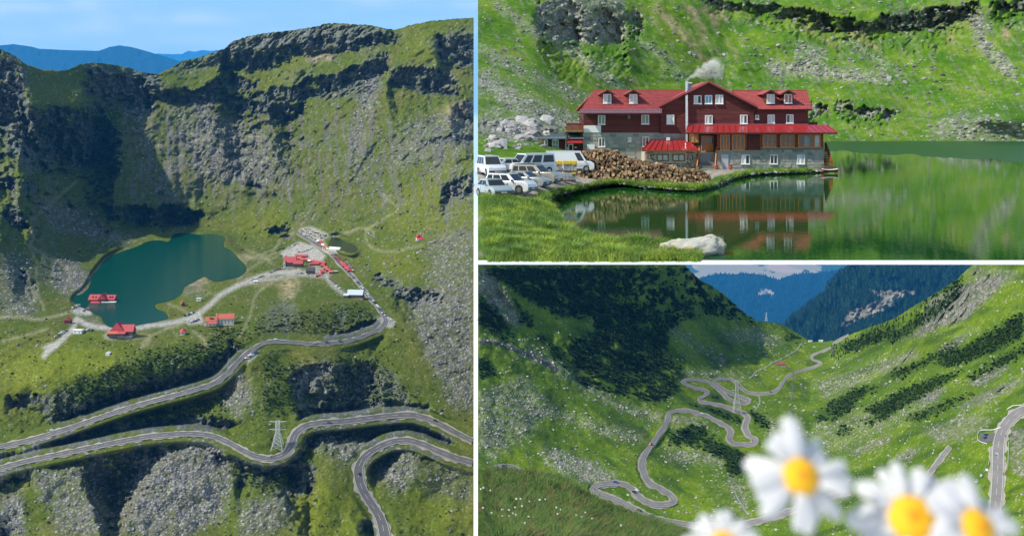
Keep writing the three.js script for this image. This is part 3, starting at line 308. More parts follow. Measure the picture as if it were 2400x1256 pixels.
const pineV = areaMap(VB, 5, ({ poly, line, spot }) => {
  poly([[1135, 620], [1600, 620], [1700, 690], [1752, 738], [1735, 745], [1650, 735], [1600, 745], [1575, 770], [1558, 820], [1575, 850], [1612, 890], [1600, 905], [1560, 930], [1540, 942], [1470, 925], [1425, 918], [1440, 900], [1400, 880], [1345, 860], [1340, 830], [1320, 800], [1400, 780], [1390, 750], [1300, 735], [1240, 700], [1190, 665], [1150, 640]], 0.95);
  poly([[1200, 690], [1260, 780], [1300, 800], [1270, 800], [1220, 740]], 0.8); poly([[1120, 690], [1170, 740], [1215, 810], [1190, 800], [1120, 760]], 0.85); poly([[1300, 800], [1330, 850], [1360, 870], [1330, 868], [1290, 830]], 0.7); poly([[1345, 878], [1390, 890], [1430, 920], [1400, 918], [1350, 895]], 0.8); poly([[1120, 830], [1140, 850], [1158, 880], [1130, 882]], 0.95);
  poly([[1618, 940], [1660, 950], [1720, 965], [1745, 985], [1735, 990], [1690, 975], [1640, 965]], 0.9); poly([[1735, 955], [1790, 980], [1808, 1000], [1790, 1002], [1755, 975]], 0.9); poly([[1660, 935], [1685, 925], [1700, 940], [1670, 945]], 0.9); poly([[1565, 1030], [1600, 1005], [1650, 1000], [1660, 1020], [1690, 1040], [1740, 1060], [1755, 1085], [1740, 1112], [1715, 1110], [1700, 1075], [1640, 1045], [1590, 1044]], 0.9);
  poly([[1930, 960], [2000, 915], [2060, 905], [2020, 930], [1990, 955]], 0.95); poly([[2030, 960], [2100, 925], [2180, 890], [2260, 870], [2200, 905], [2120, 950], [2070, 985]], 0.95); poly([[2190, 850], [2290, 800], [2400, 735], [2400, 790], [2300, 835], [2230, 860]], 0.95); poly([[2080, 880], [2160, 845], [2240, 815], [2180, 850], [2110, 885]], 0.8); poly([[2250, 900], [2340, 845], [2420, 800], [2420, 822], [2330, 870]], 0.75); poly([[1900, 985], [1960, 962], [2020, 950], [1960, 985]], 0.7); poly([[2120, 980], [2220, 940], [2300, 915], [2230, 955], [2150, 990]], 0.6); poly([[1970, 815], [2050, 780], [2110, 762], [2060, 800], [1990, 825]], 0.9); poly([[2060, 800], [2150, 750], [2220, 700], [2260, 660], [2250, 690], [2180, 750], [2100, 800]], 0.7); poly([[2100, 700], [2260, 640], [2250, 665], [2150, 715]], 0.6); poly([[2180, 835], [2260, 800], [2230, 830]], 0.7); spot(1760, 752, 30, 8, 0.6); spot(1860, 790, 25, 8, 0.7); spot(1980, 1010, 20, 8, 0.7); spot(2040, 990, 18, 7, 0.6);
});
const rockV = areaMap(VB, 4, ({ poly, line }) => { poly([[1120, 625], [1150, 630], [1190, 690], [1230, 760], [1200, 770], [1150, 720], [1120, 680]], 0.7); poly([[1300, 630], [1320, 640], [1315, 690], [1300, 670]], 0.6); poly([[1340, 670], [1375, 690], [1365, 705], [1340, 690]], 0.7); line([[1120, 802], [1160, 802], [1210, 820], [1260, 842], [1310, 868]], 12, 0.55); line([[1390, 755], [1420, 768], [1450, 775]], 8, 0.6); poly([[1610, 625], [1640, 660], [1630, 660], [1605, 632]], 0.8); poly([[2180, 700], [2280, 660], [2360, 640], [2330, 690], [2260, 750], [2200, 770], [2150, 790]], 0.9); poly([[2250, 620], [2400, 640], [2320, 690]], 0.45); poly([[2190, 830], [2230, 800], [2290, 765], [2240, 820]], 0.6); poly([[2230, 960], [2310, 920], [2400, 880], [2400, 900], [2300, 950]], 0.6); poly([[2060, 860], [2140, 820], [2160, 830], [2080, 870]], 0.6); poly([[1990, 1060], [2080, 1020], [2090, 1032], [2010, 1070]], 0.6); poly([[2270, 900], [2330, 860], [2370, 850], [2340, 880], [2290, 905]], 0.8); poly([[2150, 935], [2180, 915], [2220, 905], [2190, 940]], 0.8); poly([[2160, 1010], [2280, 970], [2330, 985], [2260, 1030], [2200, 1040]], 0.5); poly([[2100, 1070], [2160, 1045], [2130, 1080]], 0.9); poly([[2050, 1180], [2180, 1110], [2210, 1130], [2080, 1250], [2000, 1256]], 0.7); poly([[2370, 1010], [2400, 1000], [2400, 1120], [2375, 1100]], 0.6); poly([[1580, 1010], [1640, 1015], [1640, 1030], [1590, 1035]], 0.7); poly([[2090, 800], [2180, 760], [2160, 790]], 0.5); });
const screeV = areaMap(VB, 7, ({ poly, line }) => { poly([[1120, 920], [1230, 880], [1300, 960], [1250, 1010], [1150, 1080], [1120, 1060]], 0.5); poly([[1270, 1050], [1380, 1080], [1440, 1120], [1400, 1135], [1330, 1110], [1280, 1080]], 1); poly([[1400, 1105], [1445, 1110], [1440, 1130], [1400, 1130]], 0.9); line([[1230, 820], [1290, 850], [1370, 900], [1440, 945], [1560, 985]], 18, 0.6); line([[1250, 950], [1350, 985], [1430, 1010], [1500, 1025]], 22, 0.55); poly([[1570, 975], [1660, 985], [1640, 1000], [1580, 995]], 0.8); poly([[1570, 1050], [1700, 1070], [1690, 1090], [1560, 1075]], 0.6); poly([[1780, 970], [1900, 1020], [1850, 1050], [1800, 1010]], 0.5); poly([[1900, 900], [2150, 830], [2050, 880], [1950, 930]], 0.55); poly([[1900, 1000], [2150, 920], [2200, 950], [1950, 1070]], 0.35); poly([[1600, 870], [1760, 880], [1740, 890], [1600, 888]], 0.6); poly([[1680, 780], [1760, 770], [1850, 800], [1800, 808], [1720, 800]], 0.5); line([[1560, 760], [1640, 810], [1700, 850]], 12, 0.5); poly([[1700, 1120], [1730, 1120], [1760, 1200], [1740, 1200]], 0.7); });
const brightGrassV = areaMap(VB, 5, ({ poly, line }) => { line([[1224, 1105], [1280, 1090], [1265, 1040], [1260, 1000], [1280, 970], [1228, 930], [1150, 965], [1124, 990], [1125, 1010], [1165, 1040], [1170, 1060]], 9, 0.9); line([[1228, 930], [1225, 900], [1290, 875], [1340, 875], [1325, 840], [1325, 780], [1300, 750], [1200, 700]], 11, 0.8); line([[1165, 1010], [1260, 985]], 8, 0.8); line([[1360, 995], [1390, 1030], [1405, 1080], [1392, 1120]], 6, 0.8); line([[1140, 800], [1155, 870], [1160, 930]], 9, 0.7); line([[1240, 850], [1235, 890], [1225, 920]], 7, 0.7); poly([[1160, 1050], [1210, 1050], [1260, 1090], [1200, 1090]], 0.9); poly([[1770, 850], [1900, 830], [1900, 880], [1840, 910], [1780, 900]], 0.9); poly([[1500, 1010], [1560, 980], [1540, 1040], [1500, 1070]], 0.8); poly([[1530, 1180], [1640, 1140], [1680, 1180], [1640, 1220], [1560, 1215]], 0.7); poly([[2250, 720], [2400, 640], [2400, 720], [2250, 790]], 0.7); poly([[2000, 900], [2200, 790], [2300, 760], [2150, 860]], 0.6); poly([[1700, 990], [1760, 1030], [1720, 1040]], 0.8); poly([[2260, 1010], [2330, 1000], [2320, 1090], [2260, 1060]], 0.5); poly([[2380, 1050], [2420, 1040], [2420, 1200], [2380, 1200]], 0.5); });  // hand-drawn areas and lines of brighter green grass
const pineAt = (px, py) => { const k = ss(1330, 1560, px) * (1 - ss(700, 800, py)) * (px < 1800 ? 1 : 0), n = fbm(px / 26, py / 22, 9, 3), n2 = fbm(px / 55 - py / 80, py / 50, 4, 3); return clamp(pineV(px, py) * (1 - k * ss(-0.25, 0.25, n)) * (1 - (px < 1800 ? 0.8 : 0) * ss(0.14, 0.44, n2))); };
const GV = { mid: [0.080, 0.145, 0.008], brightGreen: [0.155, 0.225, 0.009], dry: [0.14, 0.165, 0.03], pine: [0.032, 0.064, 0.014], rock: [0.15, 0.14, 0.13], pale: [0.37, 0.35, 0.30], scree: [0.22, 0.205, 0.175] };
function distV(px, py) {
  let d = baseV(px, py); const nr = ss(0.1, 0.7, nearRoadV(px, py)), w = warp(px, py, 0.03, 8), v = at(px, py, d), r = rockV(w[0], w[1]), p = pineAt(w[0], w[1]), k = d / 1400;
  const ss1 = 1 - 0.9 * nr;
  d += (fbm(v.x / 140, v.y / 140, v.z / 140, 4) * 15 + fbm(v.x / 26, v.y / 22, v.z / 26, 4) * (3 + 4 * p + 4 * r) + ridged(v.x / 60, v.y / 80, v.z / 60, 4) * (2.5 + 14 * r)) * k * ss1;
  return d;
}
function colourV(px, py, v) {
  const w = warp(px, py, 0.05, 7), a = w[0], b = w[1], n1 = fbm(v.x / 110, v.y / 110, v.z / 110, 4), n2 = fbm(v.x / 15, v.y / 12, v.z / 15, 4), n4 = n3(v.x / 3.2, v.y / 2.8, v.z / 3.4);
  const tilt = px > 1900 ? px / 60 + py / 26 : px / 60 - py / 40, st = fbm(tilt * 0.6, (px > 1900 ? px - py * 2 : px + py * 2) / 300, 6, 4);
  let c = mix3(GV.mid, GV.brightGreen, ss(-0.2, 0.6, n1 + 0.3 * n2 + 0.3 * st) * 0.7); c = mix3(c, GV.brightGreen, clamp(brightGrassV(a, b) * (0.85 + 0.5 * n2))); c = mix3(c, GV.dry, ss(0.2, 0.7, n2 + 0.5 * st) * 0.35); c = mix3(c, [0.036, 0.074, 0.011], ss(0.05, 0.5, -st + 0.3 * n2) * 0.7);
  c = mix3(c, mix3(GV.scree, GV.pale, ss(0, 0.8, n4)), clamp(screeV(a, b) * (0.6 + 1.1 * n2 + 0.8 * n4)));
  c = mix3(c, GV.pale, ss(0.62, 0.95, n4 * 0.75 + n2 * 0.5 + 0.3 * st) * 0.6);
  c = mix3(c, mix3(GV.rock, GV.pale, ss(0, 0.9, n4 + 0.4 * n2) * 0.6), clamp(rockV(a, b) * (1.05 + 1.1 * n2 + 0.4 * n4)) * 0.92);
  c = mix3(c, GV.pine, clamp(pineAt(a, b) * (1.25 + 0.9 * n2 + 0.5 * n1)) * 0.95); c = mix3(c, GV.pine, ss(0.42, 0.62, n2 - 0.2 * n4) * 0.6);
  const n5 = n3b(v.x / 1.7, v.y / 1.5, v.z / 1.8), s = 1 + 0.22 * n4 + 0.2 * n2 + 0.15 * n5; return [c[0] * s, c[1] * s, c[2] * s];
}
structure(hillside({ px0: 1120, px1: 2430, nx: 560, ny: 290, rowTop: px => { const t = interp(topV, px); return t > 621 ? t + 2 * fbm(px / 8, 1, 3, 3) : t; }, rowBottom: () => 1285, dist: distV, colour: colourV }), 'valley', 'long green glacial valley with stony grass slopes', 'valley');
// forested slopes and plain at the valley mouth
const forestTop = [[1800, 800], [1832, 768], [1860, 742], [1885, 722], [1915, 700], [1932, 690], [1940, 668], [1958, 650], [1972, 636], [1988, 620], [2300, 620]];
const distF = (px, py) => 6100 + (px < 2050 ? (2050 - px) * 3.2 : 0) + (800 - py) * 6.4 + 180 * fbm(px / 60, py / 60, 3, 4) + 70 * fbm(px / 14, py / 14, 5, 3);
const bareF = areaMap(VB, 3, ({ poly, line }) => { line([[1918, 692], [1935, 676], [1960, 677], [2010, 678], [2050, 682]], 7, 0.9); poly([[2040, 690], [2070, 680], [2150, 680], [2140, 700], [2100, 705], [2060, 700]], 0.9); poly([[2000, 720], [2060, 705], [2110, 705], [2080, 730], [2010, 760], [1980, 780], [1960, 775]], 0.85); poly([[2020, 650], [2070, 640], [2050, 655]], 0.7); });
structure(hillside({ px0: 1800, px1: 2300, nx: 220, ny: 90, rowTop: px => interp(forestTop, px), rowBottom: () => 815, dist: distF, colour: (px, py, v) => { const n = fbm(v.x / 120, v.y / 80, v.z / 120, 4); const c = mix3([0.010, 0.026, 0.013], [0.24, 0.21, 0.16], clamp(bareF(px, py) * (1 + n))); return [c[0] * (1 + 0.3 * n), c[1] * (1 + 0.3 * n), c[2] * (1 + 0.3 * n)]; } }), 'forested_slope', 'dark conifer covered slope closing the valley on the right', 'hillside');
const blueTop = [[1620, 654], [1640, 652], [1665, 645], [1690, 641], [1720, 643], [1745, 640], [1775, 643], [1800, 648], [1826, 656], [1850, 646], [1880, 641], [1920, 639], [1960, 634], [1990, 630]];
const distB = (px, py) => 16000 + (790 - py) * 23 + 420 * fbm(px / 50, py / 50, 2, 4) + (px - 1800) * -1.5;
structure(hillside({ px0: 1615, px1: 1995, nx: 150, ny: 70, rowTop: px => interp(blueTop, px), rowBottom: () => 800, dist: distB, colour: (px, py, v) => { const n = fbm(v.x / 300, v.y / 200, v.z / 300, 4), g = Math.hypot((px - 1795) / 22, (py - 687) / 9) < 0.8 + 0.8 * n ? 1 : 0; const c = g ? [0.3, 0.24, 0.18] : [0.006, 0.018, 0.010]; return [c[0] * (1 + 0.35 * n), c[1] * (1 + 0.35 * n), c[2] * (1 + 0.35 * n)]; } }), 'blue_forest_hills', 'blue hazy forested hills behind the valley mouth', 'hills');
structure(hillside({ px0: 1590, px1: 2010, nx: 160, ny: 40, rowTop: () => 620, rowBottom: () => 690, dist: (px, py) => flatD(py, -3300), colour: (px, py, v) => { const n = fbm(v.x / 1500, 0, v.z / 4400, 4), f = n3(v.x / 900, 1, v.z / 2600); const c = n > 0.12 ? [0.03, 0.07, 0.04] : f > 0 ? [0.40, 0.29, 0.20] : [0.30, 0.25, 0.16]; return c; } }), 'far_plain', 'pale farmland plain beyond the blue hills', 'plain');
// ------------------------------------------------------------------ roads, streams, stones, shrubs, grass
const asphalt = mat(0.105, 0.10, 0.105, 0.92, { vertexColors: true }), shoulder = mat(0.30, 0.275, 0.225, 0.95, { vertexColors: true }), paint = mat(0.72, 0.72, 0.70, 0.7), edgePaint = mat(0.5, 0.5, 0.48, 0.8), concrete = mat(0.33, 0.32, 0.30, 0.9);
const valleyAsphalt = mat(0.19, 0.175, 0.17, 0.92, { vertexColors: true });
function road(name, label, line, w, dist, lift, lines = true, am = asphalt) {
  const g = new THREE.Group(), add = (n, geo, m) => { const o = new THREE.Mesh(geo, m); o.name = n; g.add(o); };
  const p = smoothLine(line); add('shoulder', ribbon(p, w, dist, lift * 0.5, -0.62, 0.62), shoulder); add('asphalt', ribbon(p, w, dist, lift, -0.46, 0.46), am);
  if (lines) { add('edge_line', ribbon(p, w, dist, lift * 1.5, -0.44, -0.40), edgePaint); add('edge_line', ribbon(p, w, dist, lift * 1.5, 0.40, 0.44), edgePaint); add('centre_line', ribbon(p, w, dist, lift * 1.5, -0.014, 0.014, 14), edgePaint); }
  structure(g, name, label, 'road');
}
const wA = (t, p) => interp([[0, 17], [600, 19], [700, 22], [1110, 19]], p[0]), wB = (t, p) => interp([[540, 10.5], [700, 11], [800, 12], [900, 15], [1050, 17]], p[1]), wC = (t, p) => interp([[1030, 21], [1100, 25], [1256, 31]], p[1]);
road('lower_mountain_road', 'asphalt mountain road curving under the lattice pylon', roadA, wA, distL, 1.0);
road('upper_mountain_road', 'asphalt mountain road climbing to the lakeside market', roadB, wB, distL, 1.0);
road('bottom_mountain_road', 'asphalt hairpin road in the near right corner of the cirque', roadC, wC, distL, 1.0);
const wV = (t, p) => interp([[785, 6.5], [850, 7.5], [900, 9], [960, 12], [1040, 14.5], [1100, 18], [1240, 20]], p[1]);
const distV1 = (px, py) => distV(px, py);
road('serpentine_road', 'grey serpentine road winding through the valley', roadV, wV, distV1, 0.9, true, valleyAsphalt);
road('hillside_road', 'wide asphalt road on the right valley slope', roadW, 31, distV1, 0.7, true, valleyAsphalt);
road('road_below_hillside', 'short stretch of road below the right slope road', roadX, 14, distV1, 0.7, true, valleyAsphalt);
road('road_behind_meadow', 'small arc of road behind the dark meadow edge', roadY, 12, distV1, 0.7, true, valleyAsphalt);
road('lower_serpentine_road', 'road running below the lowest serpentine bend', roadZ, 12, distV1, 0.7, true, valleyAsphalt);
{ const o = new THREE.Mesh(ribbon([[2362, 1010], [2330, 1012], [2296, 1016], [2296, 1034], [2330, 1044], [2345, 1046]].slice(0, 2).concat([[2318, 1026], [2345, 1030]]).map((p, i) => [[2350, 1026], [2335, 1026], [2316, 1027], [2298, 1028]][i]), 30, distV1, 0.6), asphalt); structure(o, 'lay_by', 'asphalt lay-by beside the right slope road', 'lay-by'); }
structure(new THREE.Mesh(ribbon([[1124, 803], [1160, 804], [1210, 821], [1260, 843], [1308, 868]], 9, distV1, 0.8), mat(0.055, 0.052, 0.055, 0.9)), 'old_gallery_road', 'dark straight strip of road on the left valley slope', 'road');
const brook = new THREE.MeshPhysicalMaterial({ roughness: 0.8, specularIntensity: 0.2 }); brook.color.setRGB(0.27, 0.27, 0.25);
structure(new THREE.Mesh(ribbon(streamV, 3.4, distV1, 0.8), brook), 'valley_stream', 'narrow stream down the valley floor', 'stream');
structure(new THREE.Mesh(ribbon(streamW, 3.4, distV1, 0.8), brook), 'stream_below_bridge', 'narrow stream below the small road bridge', 'stream');
structure(new THREE.Mesh(ribbon([[1722, 1150], [1728, 1165], [1740, 1185], [1752, 1205]], 4, distV1, 0.8), brook), 'lower_stream', 'stony stream right of the lowest serpentine bend', 'stream');

const stoneMat = new THREE.MeshPhysicalMaterial({ roughness: 1, specularIntensity: 0.2 }); stoneMat.color.setRGB(1, 1, 1);
function stones(name, label, n, B, weight, dist, size, tone, seed, avoid) {
  const r = rng(seed), L = []; let tries = 0;
  while (L.length < n && tries++ < n * 90) { const px = lerp(B[0], B[2], r()), py = lerp(B[1], B[3], r()), wv = weight(px, py); if (r() > wv * (0.25 + 1.3 * ss(-0.15, 0.4, fbm(px / 38, py / 24, seed, 3))) || (avoid && avoid(px, py))) continue; const d = dist(px, py), v = at(px, py, d), big = Math.pow(r(), 4), sz = size[0] + (size[1] - size[0]) * big; if ((B[0] > 1000 && px - sz < 1121) || (B[0] < 1000 && px + sz > 1109) || (B[1] > 600 && py - sz < 622)) continue; const s = (size[0] + (size[1] - size[0]) * big) * d / F * 0.5; v.y += s * 0.15; L.push([v, s * (0.8 + 0.6 * r()), s * (0.6 + 0.5 * r()), s * (0.8 + 0.6 * r()), r() * 6.3, r() * 0.5, r() * 0.4]); }
  const q = Math.ceil(L.length / 4);
  for (let k = 0; k < 4; k++) { const sub = L.slice(k * q, (k + 1) * q); if (sub.length) scatter(numbered(name), label, 'boulders', STONES[k], stoneMat, sub, () => { const t = tone[0] + (tone[1] - tone[0]) * r(), w = 0.94 + 0.1 * r(); return [t * 1.02, t, t * w]; }); }
}
const offL = (px, py) => nearRoadL(px, py) > 0.25 || flatL(px, py) > 0.3 || py < rowTopL(px) + 6;
stones('scattered_boulders', 'grey boulders strewn over the cirque slopes', 13000, [-20, 60, 1108, 1256], (px, py) => 0.03 + 0.9 * Math.pow(screeL(px, py), 1.3) + (py < 460 && py > 260 && px > 280 ? 0.10 : 0) + (px > 820 && py > 260 && py < 700 ? 0.16 : 0), distL, [1.6, 7], [0.09, 0.30], 301, offL);
const offH = (px, py) => waterH(px, py) > 0.2 || (py > 345);
stones('hillside_stones', 'pale stones strewn over the green hillside behind the chalet', 6500, [1122, -200, 2430, 332], (px, py) => 0.07 + 0.85 * screeH(px, py) + 0.5 * rockH(px, py), distH, [1.4, 10], [0.11, 0.34], 302, offH);
stones('outcrop_boulders', 'big pale boulders of the outcrop behind the parked cars', 150, [1134, 286, 1290, 356], (px, py) => px < 1270 && py < 316 ? 0.9 : 0.25, distH, [6, 40], [0.16, 0.42], 303, null);
stones('peninsula_rocks', 'pale rocks on the grassy headland across the lake', 70, [2165, 265, 2428, 331], (px, py) => 0.2 + rockH(px, py), distH, [3, 13], [0.2, 0.42], 304, null);
stones('shore_stones', 'grey stones along the water edge in front of the chalet', 500, [1260, 400, 1960, 480], (px, py) => { const w = waterH(px, py); return w > 0.12 && w < 0.55 ? 1 : 0; }, distH, [3, 9], [0.25, 0.5], 305, null);
const offV = (px, py) => nearRoadV(px, py) > 0.3 || py < interp(topV, px) + 3;
stones('valley_stones', 'pale stones strewn through the valley grass', 8000, [1124, 632, 2425, 1256], (px, py) => 0.12 + 0.85 * screeV(px, py) + 0.4 * rockV(px, py) - 0.5 * pineV(px, py) + (px > 1850 && py > 820 ? 0.1 : 0), distV1, [1.4, 6], [0.14, 0.40], 306, offV);

// dwarf pine clumps: spiky low cushions
function clumpGeo(seed) { const r = rng(seed), P = []; for (let i = 0; i < 26; i++) { const a = r() * 6.28, e = 0.15 + r() * 1.25, l = 0.75 + 0.35 * r(), x = Math.cos(a) * Math.cos(e) * l, y = Math.sin(e) * l * 0.75, z = Math.sin(a) * Math.cos(e) * l, b = 0.34, ax = Math.cos(a + 1.57) * b, az = Math.sin(a + 1.57) * b; P.push(x * 0.2 + ax, y * 0.15, z * 0.2 + az, x * 0.2 - ax, y * 0.15, z * 0.2 - az, x, y, z, x * 0.55 + ax, y * 0.75, z * 0.55 + az, x * 0.55 - ax, y * 0.75, z * 0.55 - az, x * 0.95, y * 1.12 + 0.05, z * 0.95); } const g = new THREE.BufferGeometry(); g.setAttribute('position', new THREE.Float32BufferAttribute(P, 3)); g.computeVertexNormals(); return g; }
const leafMat = new THREE.MeshPhysicalMaterial({ roughness: 1, specularIntensity: 0.15, side: THREE.DoubleSide }); leafMat.color.setRGB(1, 1, 1);
{
  const r = rng(401), L = []; let t = 0;
  while (L.length < 16000 && t++ < 600000) { const px = lerp(1122, 2425, r()), py = lerp(630, 1256, r()); if (r() > Math.pow(pineAt(px, py), 1.4) || offV(px, py)) continue; const d = distV1(px, py), v = at(px, py, d), s = (2.2 + 4.6 * r() * r()) * d / F * (py < 760 ? 1.2 : 1); L.push([v, s * 1.3, s, s * 1.2, r() * 6.3]); }
  scatter('dwarf_pine_scrub', 'dark green dwarf pine scrub on the valley slopes', 'shrubs', clumpGeo(5), leafMat, L, () => { const k = 0.55 + 1.0 * r(), y = r(); return [(0.030 + 0.03 * y * y) * k, (0.066 + 0.03 * y * y) * k, 0.016 * k]; });
}
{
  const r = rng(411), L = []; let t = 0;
  while (L.length < 9000 && t++ < 500000) { const px = lerp(-20, 1106, r()), py = lerp(240, 1256, r()), w = heathShadeL(px, py) * 0.9 + 0.10 * ss(0.1, 0.4, fbm(px / 30, py / 20, 51, 3)); if (r() > w || offL(px, py) || screeL(px, py) > 0.4) continue; const d = distL(px, py), v = at(px, py, d), s = (1.6 + 2.6 * r() * r()) * d / F; L.push([v, s * 1.3, s * 0.9, s * 1.2, r() * 6.3]); }
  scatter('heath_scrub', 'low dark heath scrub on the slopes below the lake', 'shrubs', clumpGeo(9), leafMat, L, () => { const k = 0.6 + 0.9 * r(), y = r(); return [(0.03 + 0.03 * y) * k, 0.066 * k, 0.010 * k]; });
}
function coniferGeo() { const gs = [[0, 0.55, 0.30], [0.28, 0.52, 0.24], [0.55, 0.45, 0.16]].map(([y, h, w]) => new THREE.ConeGeometry(w, h, 6, 1, true).translate(0, y + h / 2, 0)); return mergeGeometries(gs); }
{
  const r = rng(402), L = []; let t = 0; const CG = coniferGeo();
  while (L.length < 12000 && t++ < 300000) { const px = lerp(1830, 2290, r()), py = lerp(618, 812, r()); if (py < interp(forestTop, px) + 1 || bareF(px, py) > 0.18 + 0.4 * r()) continue; const d = distF(px, py), v = at(px, py, d), s = 24 + 20 * r(); if (v.y + s > at(px, 621, d).y) continue; v.y -= 1; L.push([v, s * 0.85, s, s * 0.85, r() * 6.3]); }
  scatter('conifer_forest', 'dark conifer forest on the slope at the valley mouth', 'forest', CG, leafMat, L, () => { const k = 0.55 + 0.9 * r(); return [0.010 * k, 0.028 * k, 0.015 * k]; });
  const M = []; t = 0;
  while (M.length < 6000 && t++ < 300000) { const px = lerp(1617, 1990, r()), py = lerp(632, 790, r()); if (py < interp(blueTop, px) + 2 || Math.hypot((px - 1795) / 22, (py - 687) / 9) < 0.9) continue; const d = distB(px, py), v = at(px, py, d), s = 44 + 30 * r(); M.push([v, s * 0.9, s, s * 0.9, r() * 6.3]); }
  scatter('far_conifer_forest', 'hazy blue conifer forest on the far hills', 'forest', CG, leafMat, M, () => { const k = 0.55 + 0.9 * r(); return [0.006 * k, 0.02 * k, 0.012 * k]; });
  const S = [];
  for (let i = 0; i < 260; i++) { const px = lerp(1950, 2230, r()), py = interp([[1950, 815], [2040, 778], [2110, 752], [2230, 690]], px) + r() * 40 - 6; const d = distV1(px, py), v = at(px, py, d), s = 3.5 + 4.5 * r(); S.push([v, s, s, s, r() * 6.3]); }
  scatter('slope_conifers', 'small conifers along the foot of the right valley slope', 'trees', CG, leafMat, S, () => { const k = 0.6 + 0.8 * r(); return [0.022 * k, 0.05 * k, 0.018 * k]; });
}
// grass tufts
function tuftGeo(seed, n, w, lean) { const r = rng(seed), P = []; for (let i = 0; i < n; i++) { const a = r() * 6.28, rr = 0.28 * r(), bx = Math.cos(a) * rr, bz = Math.sin(a) * rr, h = 0.55 + 0.45 * r(), l = lean * (0.3 + r()), a2 = a + r() * 1.2 - 0.6, mx = bx + Math.cos(a2) * l * 0.35, mz = bz + Math.sin(a2) * l * 0.35, tx = bx + Math.cos(a2) * l, tz = bz + Math.sin(a2) * l, px = -Math.sin(a2) * w, pz = Math.cos(a2) * w; P.push(bx - px, -0.1, bz - pz, bx + px, -0.1, bz + pz, mx + px * 0.8, h * 0.62, mz + pz * 0.8, bx - px, -0.1, bz - pz, mx + px * 0.8, h * 0.62, mz + pz * 0.8, mx - px * 0.8, h * 0.62, mz - pz * 0.8, mx - px * 0.8, h * 0.62, mz - pz * 0.8, mx + px * 0.8, h * 0.62, mz + pz * 0.8, tx, h, tz); } const g = new THREE.BufferGeometry(); g.setAttribute('position', new THREE.Float32BufferAttribute(P, 3)); g.computeVertexNormals(); return g; }
const bladeMat = new THREE.MeshPhysicalMaterial({ roughness: 0.8, side: THREE.DoubleSide, transmission: 0.3, thickness: 0 }); bladeMat.color.setRGB(1, 1, 1);
const grassTone = (r, base) => () => { const k = 0.65 + 0.7 * r(), y = r(); return [base[0] * k * (0.8 + 0.7 * y), base[1] * k, base[2] * k]; };
{
  const r = rng(501), near = areaMap(HB, 2, ({ poly, line }) => { poly([[1112, 438], [1165, 452], [1200, 470], [1250, 478], [1285, 478], [1300, 502], [1320, 526], [1342, 543], [1380, 557], [1420, 567], [1500, 572], [1560, 578], [1640, 590], [1640, 625], [1112, 625]]); line([[1262, 470], [1300, 452], [1350, 444], [1385, 438]], 8, 0.8); line([[1395, 434], [1460, 429], [1560, 438], [1640, 442], [1690, 424], [1740, 409], [1800, 402], [1900, 402]], 9); });
  const L = []; let t = 0;
  while (L.length < 15000 && t++ < 400000) { const px = lerp(1121, 1920, r()), py = lerp(396, 612, r()); if (r() > near(px, py) || waterH(px, py) > 0.42) continue; const n = fbm(px / 40, py / 20, 3, 3); if (py > 480 && groundTrackH(px, py) > 0.3 && r() < 0.8) continue; const d = distH(px, py), v = at(px, py, d); const s = (0.26 + 0.4 * r() + 0.5 * Math.max(0, n)) * (py > 450 ? 1 : 0.9); if (px - 1120 < s * 0.8 * F / d) continue; L.push([v, s, s, s, r() * 6.3]); }
  const q = Math.ceil(L.length / 2);
  for (let k = 0; k < 2; k++) scatter(numbered('bank_grass'), 'long bright green grass on the lake bank', 'grass', tuftGeo(k + 3, 12, 0.026, 0.85), bladeMat, L.slice(k * q, (k + 1) * q), (i, s) => { const n = fbm(s[0].x / 3, 1, s[0].z / 6, 3), k2 = (0.6 + 0.7 * r()) * (1 + 0.5 * n), y = clamp(0.5 + n + 0.5 * (r() - 0.5)); return [(0.12 + 0.13 * y) * k2, (0.29 + 0.05 * y) * k2, 0.018 * k2]; });
}
// ------------------------------------------------------------------ the red chalet and its yard
const DH = 146;
const V3 = (x, y, z) => new THREE.Vector3(x, y, z);
function builder(name, label, category, base, group) {
  const g = new THREE.Group(); g.position.copy(base); thing(g, name, label, category, group);
  const add = (n, geo, m, parent = g, extra) => { const gg = geo.clone(); gg.translate(-base.x, -base.y, -base.z); const o = new THREE.Mesh(gg, m); o.name = n; o.castShadow = o.receiveShadow = true; if (extra) Object.assign(o.userData, extra); parent.add(o); return o; };
  return { g, add, base };
}
// a box from the facade survey: left, top, right, bottom, back, front
function bx(px0, py0, px1, py1, dz0, dz1, D = DH) { const a = at(px0, py1, D - dz1), b = at(px1, py0, D - dz1); return new THREE.BoxGeometry(b.x - a.x, b.y - a.y, dz1 - dz0).translate((a.x + b.x) / 2, (a.y + b.y) / 2, -D + (dz0 + dz1) / 2); }
function polySlab(pts, dz0, dz1, D = DH) { const s = new THREE.Shape(pts.map(p => { const v = at(p[0], p[1], D - dz1); return new THREE.Vector2(v.x, v.y); })); return new THREE.ExtrudeGeometry(s, { depth: dz1 - dz0, bevelEnabled: false }).translate(0, 0, -D + dz0); }
function bar(a, b, w, h = w) { const L = a.distanceTo(b), g = new THREE.BoxGeometry(w, h, L); const m = new THREE.Matrix4().lookAt(a, b, Math.abs(b.y - a.y) > L * 0.98 ? V3(0, 0, 1) : V3(0, 1, 0)); g.applyMatrix4(m); g.translate((a.x + b.x) / 2, (a.y + b.y) / 2, (a.z + b.z) / 2); return g; }
const tint = (geo, r, g, b) => { const n = geo.attributes.position.count, c = new Float32Array(n * 3); for (let i = 0; i < n; i++) c.set([r, g, b], i * 3); geo.setAttribute('color', new THREE.BufferAttribute(c, 3)); return geo; };
const vc = new THREE.MeshStandardMaterial({ vertexColors: true, roughness: 0.85 });
